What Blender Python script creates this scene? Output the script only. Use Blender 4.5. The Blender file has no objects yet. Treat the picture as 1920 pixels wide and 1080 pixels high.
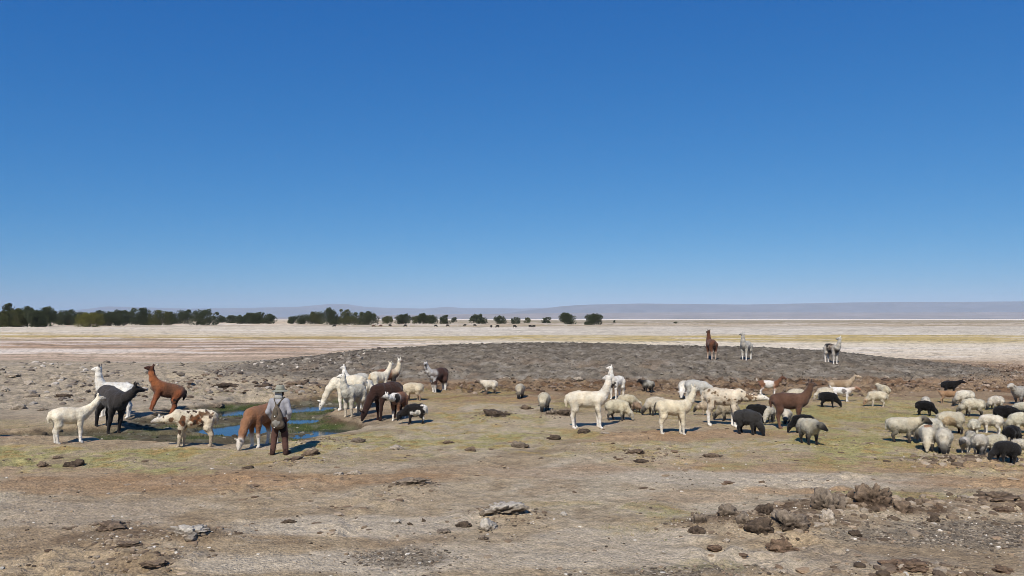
import bpy, bmesh, math, random
import numpy as np
from mathutils import Vector, Matrix

# ------------------------------------------------------------------ camera
F, CAMZ, HOR = 1450.0, 3.41, 598.0            # focal length in px of a 1920 px wide frame, eye height, horizon row
PITCH = math.atan((HOR - 540) / F)
scene = bpy.context.scene
col = scene.collection
cam_data = bpy.data.cameras.new('camera')
cam_data.sensor_width = 36.0
cam_data.lens = 36.0 * F / 1920.0
cam_data.clip_start = 0.1
cam_data.clip_end = 200000.0
cam = bpy.data.objects.new('camera', cam_data)
col.objects.link(cam)
cam.location = (0, 0, CAMZ)
cam.rotation_euler = (math.pi / 2 + PITCH, 0, 0)
scene.camera = cam

# ------------------------------------------------------------------ sky and sun
SUN_EL, SUN_AZ = math.radians(44), math.radians(16.4)      # shadows run away from the lens, a little to the right
ldir = Vector((math.sin(SUN_AZ) * math.cos(SUN_EL), math.cos(SUN_AZ) * math.cos(SUN_EL), -math.sin(SUN_EL)))
world = bpy.data.worlds.new('World')
scene.world = world
world.use_nodes = True
wn = world.node_tree.nodes
wl = world.node_tree.links
wn.clear()
sky = wn.new('ShaderNodeTexSky')
sky.sky_type = 'NISHITA'
sky.sun_disc = False
sky.sun_elevation = SUN_EL
sky.sun_rotation = math.pi + SUN_AZ
sky.altitude = 2300
sky.air_density = 1.0
sky.dust_density = 0.2
sky.ozone_density = 6.0
# the camera's rendering of a clear high-desert sky: one response curve per channel, the same in every direction
sep = wn.new('ShaderNodeSeparateColor')
com = wn.new('ShaderNodeCombineColor')
bg = wn.new('ShaderNodeBackground')
bg.inputs['Strength'].default_value = 0.1
wo = wn.new('ShaderNodeOutputWorld')
wl.new(sky.outputs[0], sep.inputs[0])
for ch, gain, power in ((0, 0.185, 1.50), (1, 0.90, 0.80), (2, 2.42, 0.48)):
    pw = wn.new('ShaderNodeMath')
    pw.operation = 'POWER'
    pw.inputs[1].default_value = power
    mu = wn.new('ShaderNodeMath')
    mu.operation = 'MULTIPLY'
    mu.inputs[1].default_value = gain
    wl.new(sep.outputs[ch], pw.inputs[0])
    wl.new(pw.outputs[0], mu.inputs[0])
    wl.new(mu.outputs[0], com.inputs[ch])
wl.new(com.outputs[0], bg.inputs['Color'])
wl.new(bg.outputs[0], wo.inputs['Surface'])
sun_data = bpy.data.lights.new('sun', 'SUN')
sun_data.energy = 4.85
sun_data.angle = math.radians(0.5)
sun_data.color = (1.0, 0.945, 0.85)
sun = bpy.data.objects.new('sun', sun_data)
col.objects.link(sun)
sun.location = (-20, -60, 60)
sun.rotation_euler = ldir.to_track_quat('-Z', 'Y').to_euler()
scene.view_settings.view_transform = 'Standard'
scene.view_settings.look = 'None'
scene.view_settings.exposure = 0.0
scene.view_settings.gamma = 1.0
scene.view_settings.use_curve_mapping = False
scene.render.engine = 'CYCLES'
scene.cycles.max_bounces = 6
scene.cycles.volume_bounces = 0
scene.cycles.use_denoising = True
scene.cycles.denoising_input_passes = 'RGB_ALBEDO'
scene.cycles.denoising_prefilter = 'ACCURATE'
scene.cycles.filter_width = 0.9

# ------------------------------------------------------------------ small maths
def lin(r, g, b):
    def f(c):
        c /= 255.0
        return c / 12.92 if c <= 0.04045 else ((c + 0.055) / 1.055) ** 2.4
    return np.array((f(r), f(g), f(b)))

def smooth(e0, e1, v):
    t = np.clip((v - e0) / (e1 - e0), 0, 1)
    return t * t * (3 - 2 * t)

def hash2(ix, iy, seed):
    h = (ix.astype(np.int64) * 374761393 + iy.astype(np.int64) * 668265263 + seed * 1442695041) & 0xFFFFFFFF
    h = ((h ^ (h >> 13)) * 1274126177) & 0xFFFFFFFF
    h = ((h ^ (h >> 16)) * 2246822519) & 0xFFFFFFFF
    return ((h ^ (h >> 15)) & 0xFFFFFF) / float(0xFFFFFF)

def noise2(x, y, seed=0):                       # value noise, 0..1
    ix, iy = np.floor(x), np.floor(y)
    fx, fy = x - ix, y - iy
    ux, uy = fx * fx * fx * (fx * (fx * 6 - 15) + 10), fy * fy * fy * (fy * (fy * 6 - 15) + 10)
    a, b = hash2(ix, iy, seed), hash2(ix + 1, iy, seed)
    c, d = hash2(ix, iy + 1, seed), hash2(ix + 1, iy + 1, seed)
    return (a + (b - a) * ux) * (1 - uy) + (c + (d - c) * ux) * uy

def fbm(x, y, seed=0, octv=4, gain=0.5):
    s, a, t = 0.0, 1.0, 0.0
    for o in range(octv):
        ca, sa = math.cos(0.6 * o + 0.3), math.sin(0.6 * o + 0.3)
        k = 2.03 ** o
        s = s + a * noise2((x * ca - y * sa) * k + 17.3 * o, (x * sa + y * ca) * k - 9.1 * o, seed + o)
        t += a
        a *= gain
    return s / t

def hash3(ix, iy, iz, seed):
    h = (ix.astype(np.int64) * 374761393 + iy.astype(np.int64) * 668265263 + iz.astype(np.int64) * 2147483647 + seed * 1442695041) & 0xFFFFFFFF
    h = ((h ^ (h >> 13)) * 1274126177) & 0xFFFFFFFF
    h = ((h ^ (h >> 16)) * 2246822519) & 0xFFFFFFFF
    return ((h ^ (h >> 15)) & 0xFFFFFF) / float(0xFFFFFF)

def noise3(p, seed=0):
    i = np.floor(p)
    f = p - i
    u = f * f * (3 - 2 * f)
    r = 0.0
    for dx in (0, 1):
        for dy in (0, 1):
            for dz in (0, 1):
                w = (u[:, 0] if dx else 1 - u[:, 0]) * (u[:, 1] if dy else 1 - u[:, 1]) * (u[:, 2] if dz else 1 - u[:, 2])
                r = r + w * hash3(i[:, 0] + dx, i[:, 1] + dy, i[:, 2] + dz, seed)
    return r

def fbm3(p, seed=0, octv=3, gain=0.5):
    s, a, t = 0.0, 1.0, 0.0
    for o in range(octv):
        s = s + a * noise3(p * (2.03 ** o) + 11.7 * o, seed + o)
        t += a
        a *= gain
    return s / t

def mixc(c, d, m):
    return c + (d - c) * m[:, None]

def ray(px, py):
    u, v = (px - 960) / F, -(py - 540) / F
    return np.array((u, math.cos(PITCH) - v * math.sin(PITCH), math.sin(PITCH) + v * math.cos(PITCH)))

def flat(px, py, z=0.0):                        # where the sight line through a photograph point meets the level z
    d = ray(px, py)
    t = (z - CAMZ) / d[2]
    return d[0] * t, d[1] * t

# ------------------------------------------------------------------ scene helpers
def tag(o, label=None, cat=None, group=None, kind=None):
    if label: o['label'] = label
    if cat: o['category'] = cat
    if group: o['group'] = group
    if kind: o['kind'] = kind
    return o

def mesh_np(name, v, f, colour=None, smooth_shade=True):
    """v (n,3), f (m,3|4) -> mesh datablock, with an optional point colour"""
    me = bpy.data.meshes.new(name)
    v = np.asarray(v, dtype=np.float32)
    f = np.asarray(f, dtype=np.int32)
    k = f.shape[1]
    me.vertices.add(len(v))
    me.vertices.foreach_set('co', v.ravel())
    me.loops.add(f.size)
    me.loops.foreach_set('vertex_index', f.ravel())
    me.polygons.add(len(f))
    me.polygons.foreach_set('loop_start', np.arange(0, f.size, k, dtype=np.int32))
    me.polygons.foreach_set('use_smooth', np.full(len(f), smooth_shade))
    me.update(calc_edges=True)
    if colour is not None:
        at = me.color_attributes.new('Col', 'FLOAT_COLOR', 'POINT')
        c = np.ones((len(v), 4), dtype=np.float32)
        c[:, :3] = colour
        at.data.foreach_set('color', c.ravel())
    return me

def link(name, me, mat=None, parent=None, loc=None, rz=None):
    o = bpy.data.objects.new(name, me)
    col.objects.link(o)
    if mat is not None and me is not None and not me.materials:
        me.materials.append(mat)
    if parent is not None: o.parent = parent
    if loc is not None: o.location = loc
    if rz is not None: o.rotation_euler = (0, 0, rz)
    return o

def material(name, colour=None, attr=True, rough=0.9, spec=0.15, fine=((18.0, 0.25), (90.0, 0.2)), bump=0.3, bump_scale=40.0, bump_dist=0.02, sheen=0.0, stretch=None, pits=0.0):
    """point colour (or one colour) broken up by two noise scales, with fine relief"""
    m = bpy.data.materials.new(name)
    m.use_nodes = True
    n, l = m.node_tree.nodes, m.node_tree.links
    b = n['Principled BSDF']
    b.inputs['Roughness'].default_value = rough
    b.inputs['Specular IOR Level'].default_value = spec
    if sheen: b.inputs['Sheen Weight'].default_value = sheen
    tc = n.new('ShaderNodeTexCoord')
    vec = tc.outputs['Object']
    if stretch:
        mp = n.new('ShaderNodeMapping')
        mp.inputs['Scale'].default_value = stretch
        l.new(vec, mp.inputs['Vector'])
        vec = mp.outputs[0]
    if attr:
        a = n.new('ShaderNodeAttribute')
        a.attribute_name = 'Col'
        src = a.outputs['Color']
    else:
        r = n.new('ShaderNodeRGB')
        r.outputs[0].default_value = (*colour, 1)
        src = r.outputs[0]
    for sc, amt in fine:
        t = n.new('ShaderNodeTexNoise')
        t.inputs['Scale'].default_value = sc
        t.inputs['Detail'].default_value = 3
        l.new(vec, t.inputs['Vector'])
        mr = n.new('ShaderNodeMapRange')
        mr.inputs['From Min'].default_value = 0.3
        mr.inputs['From Max'].default_value = 0.7
        mr.inputs['To Min'].default_value = 1 - amt
        mr.inputs['To Max'].default_value = 1 + amt
        l.new(t.outputs['Fac'], mr.inputs['Value'])
        mx = n.new('ShaderNodeVectorMath')
        mx.operation = 'SCALE'
        l.new(src, mx.inputs[0])
        l.new(mr.outputs[0], mx.inputs['Scale'])
        src = mx.outputs[0]
    l.new(src, b.inputs['Base Color'])
    if pits:                                        # trodden surface: hoof pits and lumps
        vo = n.new('ShaderNodeTexVoronoi')
        vo.feature = 'SMOOTH_F1'
        vo.inputs['Scale'].default_value = pits
        l.new(vec, vo.inputs['Vector'])
        pb = n.new('ShaderNodeBump')
        pb.inputs['Strength'].default_value = 0.6
        pb.inputs['Distance'].default_value = 0.06
        l.new(vo.outputs['Distance'], pb.inputs['Height'])
        l.new(pb.outputs[0], b.inputs['Normal'])
    if bump:
        t = n.new('ShaderNodeTexNoise')
        t.inputs['Scale'].default_value = bump_scale
        t.inputs['Detail'].default_value = 4
        l.new(vec, t.inputs['Vector'])
        bp = n.new('ShaderNodeBump')
        bp.inputs['Strength'].default_value = bump
        bp.inputs['Distance'].default_value = bump_dist
        l.new(t.outputs['Fac'], bp.inputs['Height'])
        if pits: l.new(pb.outputs[0], bp.inputs['Normal'])
        l.new(bp.outputs[0], b.inputs['Normal'])
    return m

# ------------------------------------------------------------------ terrain
def ell(x, y, px, py, rx, ry, z=0.0, rough=0.45, seed=3, fr=0.55):
    cx, cy = flat(px, py, z)
    d = np.sqrt(((x - cx) / rx) ** 2 + ((y - cy) / ry) ** 2)
    d = d + rough * (fbm(x * fr + cx, y * fr + cy, seed, 3) - 0.5) * 2
    return smooth(1.15, 0.7, d)

def near_only(fn):
    """evaluates a patch only near its centre, for speed on the big sheet"""
    return fn

CREST_X = np.array([-24, -19, -14.7, -10, -4.3, 1.5, 7.5, 13.3, 18.0, 21.5, 25.0, 28.0, 32, 38])
CREST_H = np.array([0.0, 0.10, 0.46, 1.06, 1.44, 1.55, 1.48, 1.34, 1.22, 1.10, 0.76, 0.40, 0.10, 0.0])

def mound(x, y):
    a = np.interp(x, CREST_X, CREST_H)
    w = 0.9 * (fbm(x * 0.12, y * 0.0 + 3.1, 5, 2) - 0.5) * 2
    yy = y + w
    p = np.interp(yy, [40.3, 42.0, 44.0, 47.0, 51.0, 56.0, 60.0, 66, 76], [0, 0.10, 0.30, 0.58, 0.80, 1.0, 0.97, 0.6, 0.0])
    return a * p

MARSH = [(445, 790, 3.4, 5.6), (290, 822, 3.0, 1.5), (600, 766, 2.2, 3.2), (585, 812, 1.5, 1.7), (390, 833, 3.2, 1.2), (180, 833, 3.0, 0.7)]
WATER = [(445, 806, 1.5, 1.35), (572, 769, 1.35, 1.1), (560, 790, 1.0, 0.65), (325, 820, 1.2, 0.4), (440, 775, 1.0, 1.0), (470, 758, 1.1, 1.0)]
WATER_Z = -0.30

def marsh_mask(x, y):
    m = np.zeros_like(x)
    sel = (x > -22) & (x < 3) & (y > 16) & (y < 44)
    xs, ys = x[sel], y[sel]
    ms = np.zeros_like(xs)
    for px, py, rx, ry in MARSH:
        ms = np.maximum(ms, ell(xs, ys, px, py, rx, ry, -0.25, 0.25, 7, 0.8))
    m[sel] = ms
    return m

def water_mask(x, y):
    m = np.zeros_like(x)
    sel = (x > -22) & (x < 3) & (y > 16) & (y < 44)
    xs, ys = x[sel], y[sel]
    ms = np.zeros_like(xs)
    for px, py, rx, ry in WATER:
        ms = np.maximum(ms, ell(xs, ys, px, py, rx, ry, WATER_Z, 0.55, 9, 1.1))
    m[sel] = ms
    return m

HEAPS = [(940, 968, 0.75, 0.5, 0.16), (345, 1008, 0.75, 0.45, 0.13), (205, 990, 0.6, 0.4, 0.08), (235, 1022, 0.6, 0.35, 0.07),
         (290, 1050, 0.7, 0.35, 0.08), (770, 910, 0.6, 0.5, 0.10), (1440, 985, 1.5, 0.7, 0.20), (1620, 955, 1.3, 0.7, 0.20),
         (1720, 1075, 0.8, 0.4, 0.10), (560, 860, 0.6, 0.5, 0.08), (1880, 950, 1.1, 0.8, 0.10), (930, 782, 0.8, 1.2, 0.12),
         (1820, 868, 1.6, 0.7, 0.10), (610, 825, 0.8, 0.9, 0.10), (1040, 780, 0.7, 0.8, 0.08), (1200, 852, 0.7, 0.8, 0.06)]

def base_height(x, y):
    h = mound(x, y)
    und = (fbm(x * 0.09 + 4.0, y * 0.09, 21, 3) - 0.5) * 0.30
    h = h + und * smooth(10, 22, y) * smooth(400, 80, y)
    low = 0.22 * smooth(-7, -14, x) * np.interp(y, [38, 44, 52, 60, 66], [0, 0.6, 1.0, 0.6, 0.0])
    h = h + low * (0.6 + 0.8 * fbm(x * 0.2, y * 0.2, 31, 2))
    h = h - 0.27 * marsh_mask(x, y)
    h = h - 0.28 * water_mask(x, y)
    for px, py, rx, ry, hh in HEAPS:
        cx, cy = flat(px, py)
        h = h + hh * np.exp(-1.3 * (((x - cx) / rx) ** 2 + ((y - cy) / ry) ** 2))
    return h

def rough_mask(x, y, mnd):
    """where the ground is broken into clods"""
    r = smooth(0.05, 0.35, mnd)
    band = np.interp(y, [33, 37, 44, 50], [0, 1, 1, 0]) * smooth(0.38, 0.6, fbm(x * 0.16, y * 0.3, 41, 3))
    left = 0.55 * smooth(-9, -12, x) * np.interp(y, [25, 31, 58, 64], [0, 1, 1, 0]) * smooth(0.3, 0.55, fbm(x * 0.25, y * 0.25, 43, 3))
    right = smooth(17, 21, x) * np.interp(y, [36, 40, 60, 70], [0, 1, 1, 0])
    fg = smooth(0.56, 0.7, fbm(x * 0.35, y * 0.35, 47, 3)) * np.interp(y, [8, 9, 20, 26], [1, 1, 0.7, 0]) * 0.6
    return np.clip(np.maximum.reduce([r, band, left, right, fg]), 0, 1)

def detail_height(x, y):
    mnd = mound(x, y)
    near = smooth(90, 55, y)
    r = rough_mask(x, y, mnd)
    n1 = fbm(x * 1.1, y * 1.1, 51, 3)
    n2 = fbm(x * 3.6, y * 3.6, 53, 3)
    rid = 1 - np.abs(2 * fbm(x * 1.5, y * 1.5, 57, 3) - 1) * 2
    h = (n1 - 0.5) * 0.07 + (n2 - 0.5) * 0.028
    h = h + r * ((rid - 0.4) * 0.13 + (n2 - 0.5) * 0.19)
    band = np.interp(y, [31, 35, 43, 47], [0, 1, 1, 0]) * (mnd < 0.2)
    h = h + r * band * ((rid - 0.5) * 0.10 + (n2 - 0.5) * 0.12)
    return h * near

def height(x, y):
    x, y = np.atleast_1d(np.asarray(x, float)), np.atleast_1d(np.asarray(y, float))
    return base_height(x, y) + detail_height(x, y)

def ground_at(px, py):
    """the terrain point seen at a photograph point"""
    d = ray(px, py)
    t = np.geomspace(5, 900, 3000)
    x, y, z = d[0] * t, d[1] * t, CAMZ + d[2] * t
    below = z < base_height(x, y)
    i = int(np.argmax(below)) if below.any() else len(t) - 1
    tt = np.linspace(t[max(i - 1, 0)], t[i], 40)
    x, y, z = d[0] * tt, d[1] * tt, CAMZ + d[2] * tt
    j = int(np.argmax(z < base_height(x, y)))
    return float(x[j]), float(y[j])
# ------------------------------------------------------------------ the ground sheet
def row_distances():
    ys = [-35000, -9000, -2500, -700, -200, -60, -20, -6, 0, 3.0, 5.0, 6.5]
    d = 7.5
    while d < 62:
        ys.append(d)
        d += float(np.clip(d * d / 4945 * 0.9, 0.045, 0.15))
    while d < 420:
        ys.append(d)
        d *= 1.014
    while d < 35000:
        ys.append(d)
        d *= 1.07
    ys.append(35000)
    return np.array(ys)

NC = 720
gy = row_distances()
u = np.linspace(-1, 1, NC)
halfw = 3.5 + 0.74 * np.abs(gy)
xe = np.array([0.6, 2, 6, 20, 80, 400, 2500, 12000])
X = np.concatenate([-(halfw[:, None] + xe[::-1][None, :]), halfw[:, None] * u[None, :], halfw[:, None] + xe[None, :]], axis=1)
X = np.clip(X, -35000, 35000)
Y = np.repeat(gy[:, None], X.shape[1], axis=1)
R, K = X.shape
gx, gyf = X.ravel(), Y.ravel()
gmound = mound(gx, gyf)
grough = rough_mask(gx, gyf, gmound)
gmarsh = marsh_mask(gx, gyf)
gwater = water_mask(gx, gyf)
gz = base_height(gx, gyf) + detail_height(gx, gyf)

GRASS = [(200, 857, 7.5, 1.35, 1.0), (30, 864, 3.5, 1.2, 0.9), (430, 850, 3.6, 0.95, 1.0), (640, 822, 1.6, 1.6, 0.8), (760, 826, 3.2, 1.5, 0.9), (870, 798, 2.2, 3.6, 0.9), (940, 815, 3.4, 1.6, 0.8),
         (840, 745, 3.5, 3.5, 0.6), (960, 765, 3.0, 2.4, 0.5), (560, 735, 6.5, 1.6, 0.8), (1060, 835, 3.5, 1.0, 0.7), (1640, 800, 4.5, 6.0, 1.0), (1690, 845, 3.5, 3.0, 0.9), (1450, 846, 5.0, 1.8, 0.65), (1600, 760, 5.0, 4.5, 0.9),
         (1360, 775, 4.0, 5.0, 0.5), (1250, 760, 4.5, 4.0, 0.5), (1840, 800, 4.5, 5.0, 0.9), (1760, 775, 4.0, 4.0, 0.8), (1800, 878, 4.0, 0.9, 0.7), (1290, 842, 2.5, 0.9, 0.5),
         (1205, 985, 0.7, 1.1, 0.55), (1110, 945, 1.6, 0.4, 0.45), (1690, 930, 1.3, 0.4, 0.6), (1265, 960, 0.5, 0.5, 0.7), (250, 745, 3.0, 2.0, 0.4), (330, 738, 4.0, 1.8, 0.6), (1290, 1060, 1.2, 0.3, 0.3), (40, 800, 3.0, 1.2, 0.35)]
RED = [(1620, 878, 4.0, 0.6, 0.7), (900, 752, 4.5, 1.6, 0.75), (1330, 818, 4.5, 1.1, 0.65), (1870, 905, 2.6, 0.8, 0.7), (560, 892, 4.5, 0.7, 0.5), (250, 885, 5.0, 0.7, 0.45), (1480, 862, 3.0, 0.8, 0.4), (430, 905, 3.5, 0.8, 0.4),
       (1330, 930, 1.2, 0.5, 0.35), (1230, 872, 2.5, 0.7, 0.4), (160, 910, 3.0, 0.8, 0.5), (960, 880, 3.0, 0.8, 0.35), (1480, 920, 1.3, 0.3, 0.6)]
PALE = [(720, 985, 2.0, 0.8, 0.8), (660, 1050, 2.0, 0.7, 0.9), (1160, 1010, 1.5, 0.5, 0.7), (450, 900, 2.0, 0.5, 0.5), (1330, 890, 3.5, 1.0, 0.75), (1100, 880, 3.0, 0.9, 0.5), (1460, 900, 3.0, 1.0, 0.6), (1600, 905, 2.5, 0.5, 0.7),
        (100, 960, 3.0, 1.2, 0.45), (1330, 1050, 3.0, 0.5, 0.6), (1000, 1040, 2.0, 0.6, 0.5), (580, 985, 1.4, 0.6, 0.6), (640, 870, 2.0, 0.5, 0.4), (950, 770, 1.8, 1.6, 0.6)]
GRAVEL = [(1860, 1000, 1.9, 0.95, 0.85), (1650, 1010, 0.9, 0.4, 0.7), (760, 1045, 0.8, 0.5, 0.75), (1300, 1072, 1.0, 0.25, 0.7)]
DARKSOIL = [(1440, 985, 1.6, 0.7, 0.8), (1620, 955, 1.7, 0.6, 0.8), (345, 1005, 0.8, 0.4, 0.5), (220, 1010, 1.0, 0.6, 0.45), (280, 1055, 0.7, 0.3, 0.45), (930, 780, 0.9, 1.3, 0.7), (1820, 862, 2.4, 0.5, 0.75), (770, 910, 0.6, 0.5, 0.4),
            (1045, 775, 0.9, 1.0, 0.6), (1040, 822, 0.7, 0.6, 0.4), (660, 786, 1.3, 1.3, 0.6), (600, 800, 1.2, 0.7, 0.5), (1780, 925, 1.3, 0.7, 0.3), (1720, 1045, 1.6, 0.6, 0.35), (470, 715, 6.0, 2.5, 0.45), (990, 842, 0.8, 0.6, 0.4)]

def ground_colour(x, y):
    N = len(x)
    d = np.maximum(y, 0.1)
    big = fbm(x * 0.13, y * 0.13, 61, 3)
    med = fbm(x * 0.55, y * 0.55, 63, 4)
    sml = fbm(x * 2.4, y * 2.4, 67, 4)
    tiny = fbm(x * 9.0, y * 9.0, 69, 2)
    c = np.tile(lin(156, 138, 114), (N, 1))
    c = mixc(c, lin(170, 156, 135), smooth(0.42, 0.66, big * 0.55 + med * 0.45))
    c = mixc(c, lin(136, 114, 90), smooth(0.53, 0.72, med) * 0.6)
    c = mixc(c, lin(176, 163, 144), smooth(0.60, 0.78, sml) * 0.35)
    c = mixc(c, lin(116, 96, 75), smooth(0.60, 0.82, 1 - sml) * 0.4)
    near = y < 75
    xs, ys = x[near], y[near]
    cn = c[near]
    sm, ti, md = sml[near], tiny[near], med[near]
    # middle ground: browner, patchy
    mid = np.interp(ys, [26, 33, 44, 60], [0, 0.6, 0.85, 0.6])
    cn = mixc(cn, lin(142, 118, 94), mid)
    cn = mixc(cn, lin(104, 74, 52), mid * smooth(0.47, 0.62, md))
    def patch(lst, colour, fn=None, rough=0.5):
        nonlocal cn
        for i, (px, py, rx, ry, st) in enumerate(lst):
            cx, cy = flat(px, py)
            sel = (np.abs(xs - cx) < rx * 1.9) & (np.abs(ys - cy) < ry * 1.9)
            if not sel.any(): continue
            m = ell(xs[sel], ys[sel], px, py, rx, ry, 0, rough, 71 + i, 0.8) * st
            if fn is not None: m = m * fn(sel)
            cn[sel] = mixc(cn[sel], colour if not callable(colour) else colour(sel), np.clip(m, 0, 1))
    patch(PALE, lin(174, 161, 143))
    patch(RED, lin(150, 118, 87), lambda s: 0.55 + 0.6 * sm[s])
    patch(DARKSOIL, lin(96, 78, 62), lambda s: 0.6 + 0.7 * smooth(0.3, 0.7, sm[s]))
    patch(GRAVEL, lin(112, 103, 92), lambda s: 0.55 + 0.6 * smooth(0.35, 0.65, ti[s]))
    def gcol(s):
        g = np.tile(lin(164, 153, 114), (s.sum(), 1)) * 1.08
        g = mixc(g, lin(146, 141, 95), smooth(0.45, 0.68, md[s]) * 0.6)
        g = mixc(g, lin(160, 128, 86), smooth(0.52, 0.72, sm[s]) * 0.65)
        return mixc(g, lin(112, 104, 68), smooth(0.55, 0.8, ti[s]) * 0.5)
    patch(GRASS, gcol, lambda s: 0.05 + 1.0 * smooth(0.40, 0.62, sm[s] * 0.6 + md[s] * 0.4), 0.8)
    # broken clods: brown in the hollow band, grey on the mound
    gr = grough[near]
    mo = gmound[near]
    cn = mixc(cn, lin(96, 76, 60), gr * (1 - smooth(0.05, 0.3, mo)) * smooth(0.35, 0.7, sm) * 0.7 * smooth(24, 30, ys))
    cn = mixc(cn, lin(60, 47, 37), gr * (1 - smooth(0.05, 0.3, mo)) * smooth(0.56, 0.72, 1 - sm) * 0.75 * smooth(26, 32, ys))  # shade of the cracks between clods, painted into the soil colour as dark blotches
    lefts = smooth(-8, -12, xs) * np.interp(ys, [24, 30, 62, 70], [0, 1, 1, 0])
    cn = mixc(cn, lin(170, 157, 138), lefts * 0.85)
    cn = mixc(cn, lin(118, 107, 94), lefts * smooth(0.5, 0.68, sm) * 0.6)
    rgt = smooth(17, 22, xs) * np.interp(ys, [36, 42, 70, 75], [0, 1, 1, 1])
    cn = mixc(cn, lin(150, 127, 106), rgt * (0.35 + 0.4 * smooth(0.4, 0.6, sm)))
    # the grey mound of dry mud
    mm = smooth(0.03, 0.22, mo + 0.10 * (sm - 0.5)) * np.interp(ys, [38.5, 41.0, 70, 80], [0, 1, 1, 0])
    g = np.tile(lin(118, 109, 98), (len(xs), 1))
    g = mixc(g, lin(100, 92, 83), smooth(46, 58, ys) * 0.75)
    g = mixc(g, lin(150, 143, 135), smooth(0.56, 0.76, sm) * 0.6)
    g = mixc(g, lin(66, 61, 57), smooth(0.55, 0.75, 1 - sm) * 0.65)
    g = mixc(g, lin(122, 104, 88), smooth(0.55, 0.7, md) * 0.5 * smooth(52, 44, ys))
    cn = mixc(cn, g, mm)
    # wet ground round the pond
    ma = gmarsh[near]
    w = np.tile(lin(98, 92, 72), (len(xs), 1))
    w = mixc(w, lin(70, 80, 48), smooth(0.48, 0.62, md))
    w = mixc(w, lin(86, 77, 63), smooth(0.50, 0.62, 1 - md) * 0.8)
    w = mixc(w, lin(108, 104, 90), smooth(0.5, 0.64, sm) * 0.75)
    w = mixc(w, lin(66, 58, 47), smooth(0.25, 0.6, gwater[near]))
    cn = mixc(cn, w, smooth(0.25, 0.65, ma))
    cn = mixc(cn, lin(70, 56, 44), smooth(0.08, 0.3, ma) * smooth(0.7, 0.35, ma) * 0.75 * smooth(0.3, 0.6, md + 0.1))
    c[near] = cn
    # the salt plain beyond
    wob = 1 + 0.16 * (fbm(x * 0.02, y * 0.03, 81, 4) - 0.5) * 2
    dd = d * wob
    rs = [55, 66, 90, 112, 126, 150, 172, 260, 350, 372, 420, 700, 1500, 2200, 3200, 29000]
    rc = np.array([lin(*t) for t in [(178, 160, 142), (196, 182, 165), (202, 191, 176), (202, 191, 174), (178, 160, 118), (176, 157, 110), (190, 181, 168), (186, 178, 168), (182, 172, 158), (148, 132, 108), (176, 162, 144),
                                     (146, 134, 116), (150, 140, 122), (170, 160, 146), (222, 214, 206), (205, 190, 186)]])
    ls = [52, 60, 70, 82, 100, 118, 132, 150, 172, 200, 300, 350, 372, 420, 800, 2500, 29000]
    lc = np.array([lin(*t) for t in [(150, 137, 122), (184, 164, 146), (192, 172, 154), (176, 152, 132), (168, 143, 124), (164, 140, 122), (188, 170, 150), (174, 152, 104), (188, 174, 150), (194, 182, 166), (192, 182, 168), (190, 178, 162),
                                     (150, 132, 106), (192, 178, 162), (186, 170, 150), (190, 178, 164), (205, 190, 186)]])
    side = smooth(0.02, -0.34, x / np.maximum(d, 1))
    cr = np.stack([np.interp(dd, rs, rc[:, i]) for i in range(3)], 1)
    cl = np.stack([np.interp(dd, ls, lc[:, i]) for i in range(3)], 1)
    cf = mixc(cr, cl, side) * np.array((1.18, 1.14, 1.02))
    stripe = fbm(x * 0.055 + 3 * fbm(x * 0.05, np.log(d) * 20, 89, 2) + 2 * fbm(x * 0.02, np.log(d) * 9, 88, 2), np.log(d) * 24, 83, 4, 0.6)
    patchy = fbm(x / d * 90, np.log(d) * 70, 85, 4, 0.65)
    speck = noise2(x / d * 420, np.log(d) * 230, 87)
    cf = mixc(cf, lin(132, 113, 97), smooth(0.50, 0.66, stripe) * 0.65 * side * np.interp(d, [60, 75, 130, 150], [0.3, 1, 1, 0]))
    cf = mixc(cf, lin(228, 217, 202), smooth(0.52, 0.68, 1 - stripe) * 0.65 * np.interp(d, [60, 80, 600, 2500], [1, 1, 0.6, 0]))
    cf = mixc(cf, lin(118, 106, 90), smooth(0.56, 0.72, patchy) * 0.50 * np.interp(d, [55, 70, 400, 2500, 3500], [0.6, 1, 1, 0.7, 0]))
    cf = cf * (1 + 0.30 * (speck - 0.5) * np.interp(d, [55, 70, 500, 2500], [1, 1, 0.7, 0.2]))[:, None]
    far = smooth(52, 66, y + 5 * (med - 0.5)) * (1 - smooth(0.02, 0.12, gmound) * (y < 76))
    return mixc(c * np.array((1.04, 1.03, 0.97)), cf, far)

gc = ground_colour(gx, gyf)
idx = np.arange(R * K).reshape(R, K)
gf = np.stack([idx[:-1, :-1], idx[:-1, 1:], idx[1:, 1:], idx[1:, :-1]], -1).reshape(-1, 4)
GROUND_MAT = material('desert_ground', rough=1.0, spec=0.05, fine=((6.0, 0.18), (26.0, 0.30), (90.0, 0.28), (0.9, 0.08)), bump=0.8, bump_scale=20.0, bump_dist=0.06, pits=4.5)
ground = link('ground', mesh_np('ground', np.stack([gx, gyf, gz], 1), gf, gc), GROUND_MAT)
tag(ground, 'dry sandy ground with patchy turf and a salt plain beyond', kind='structure')

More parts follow.
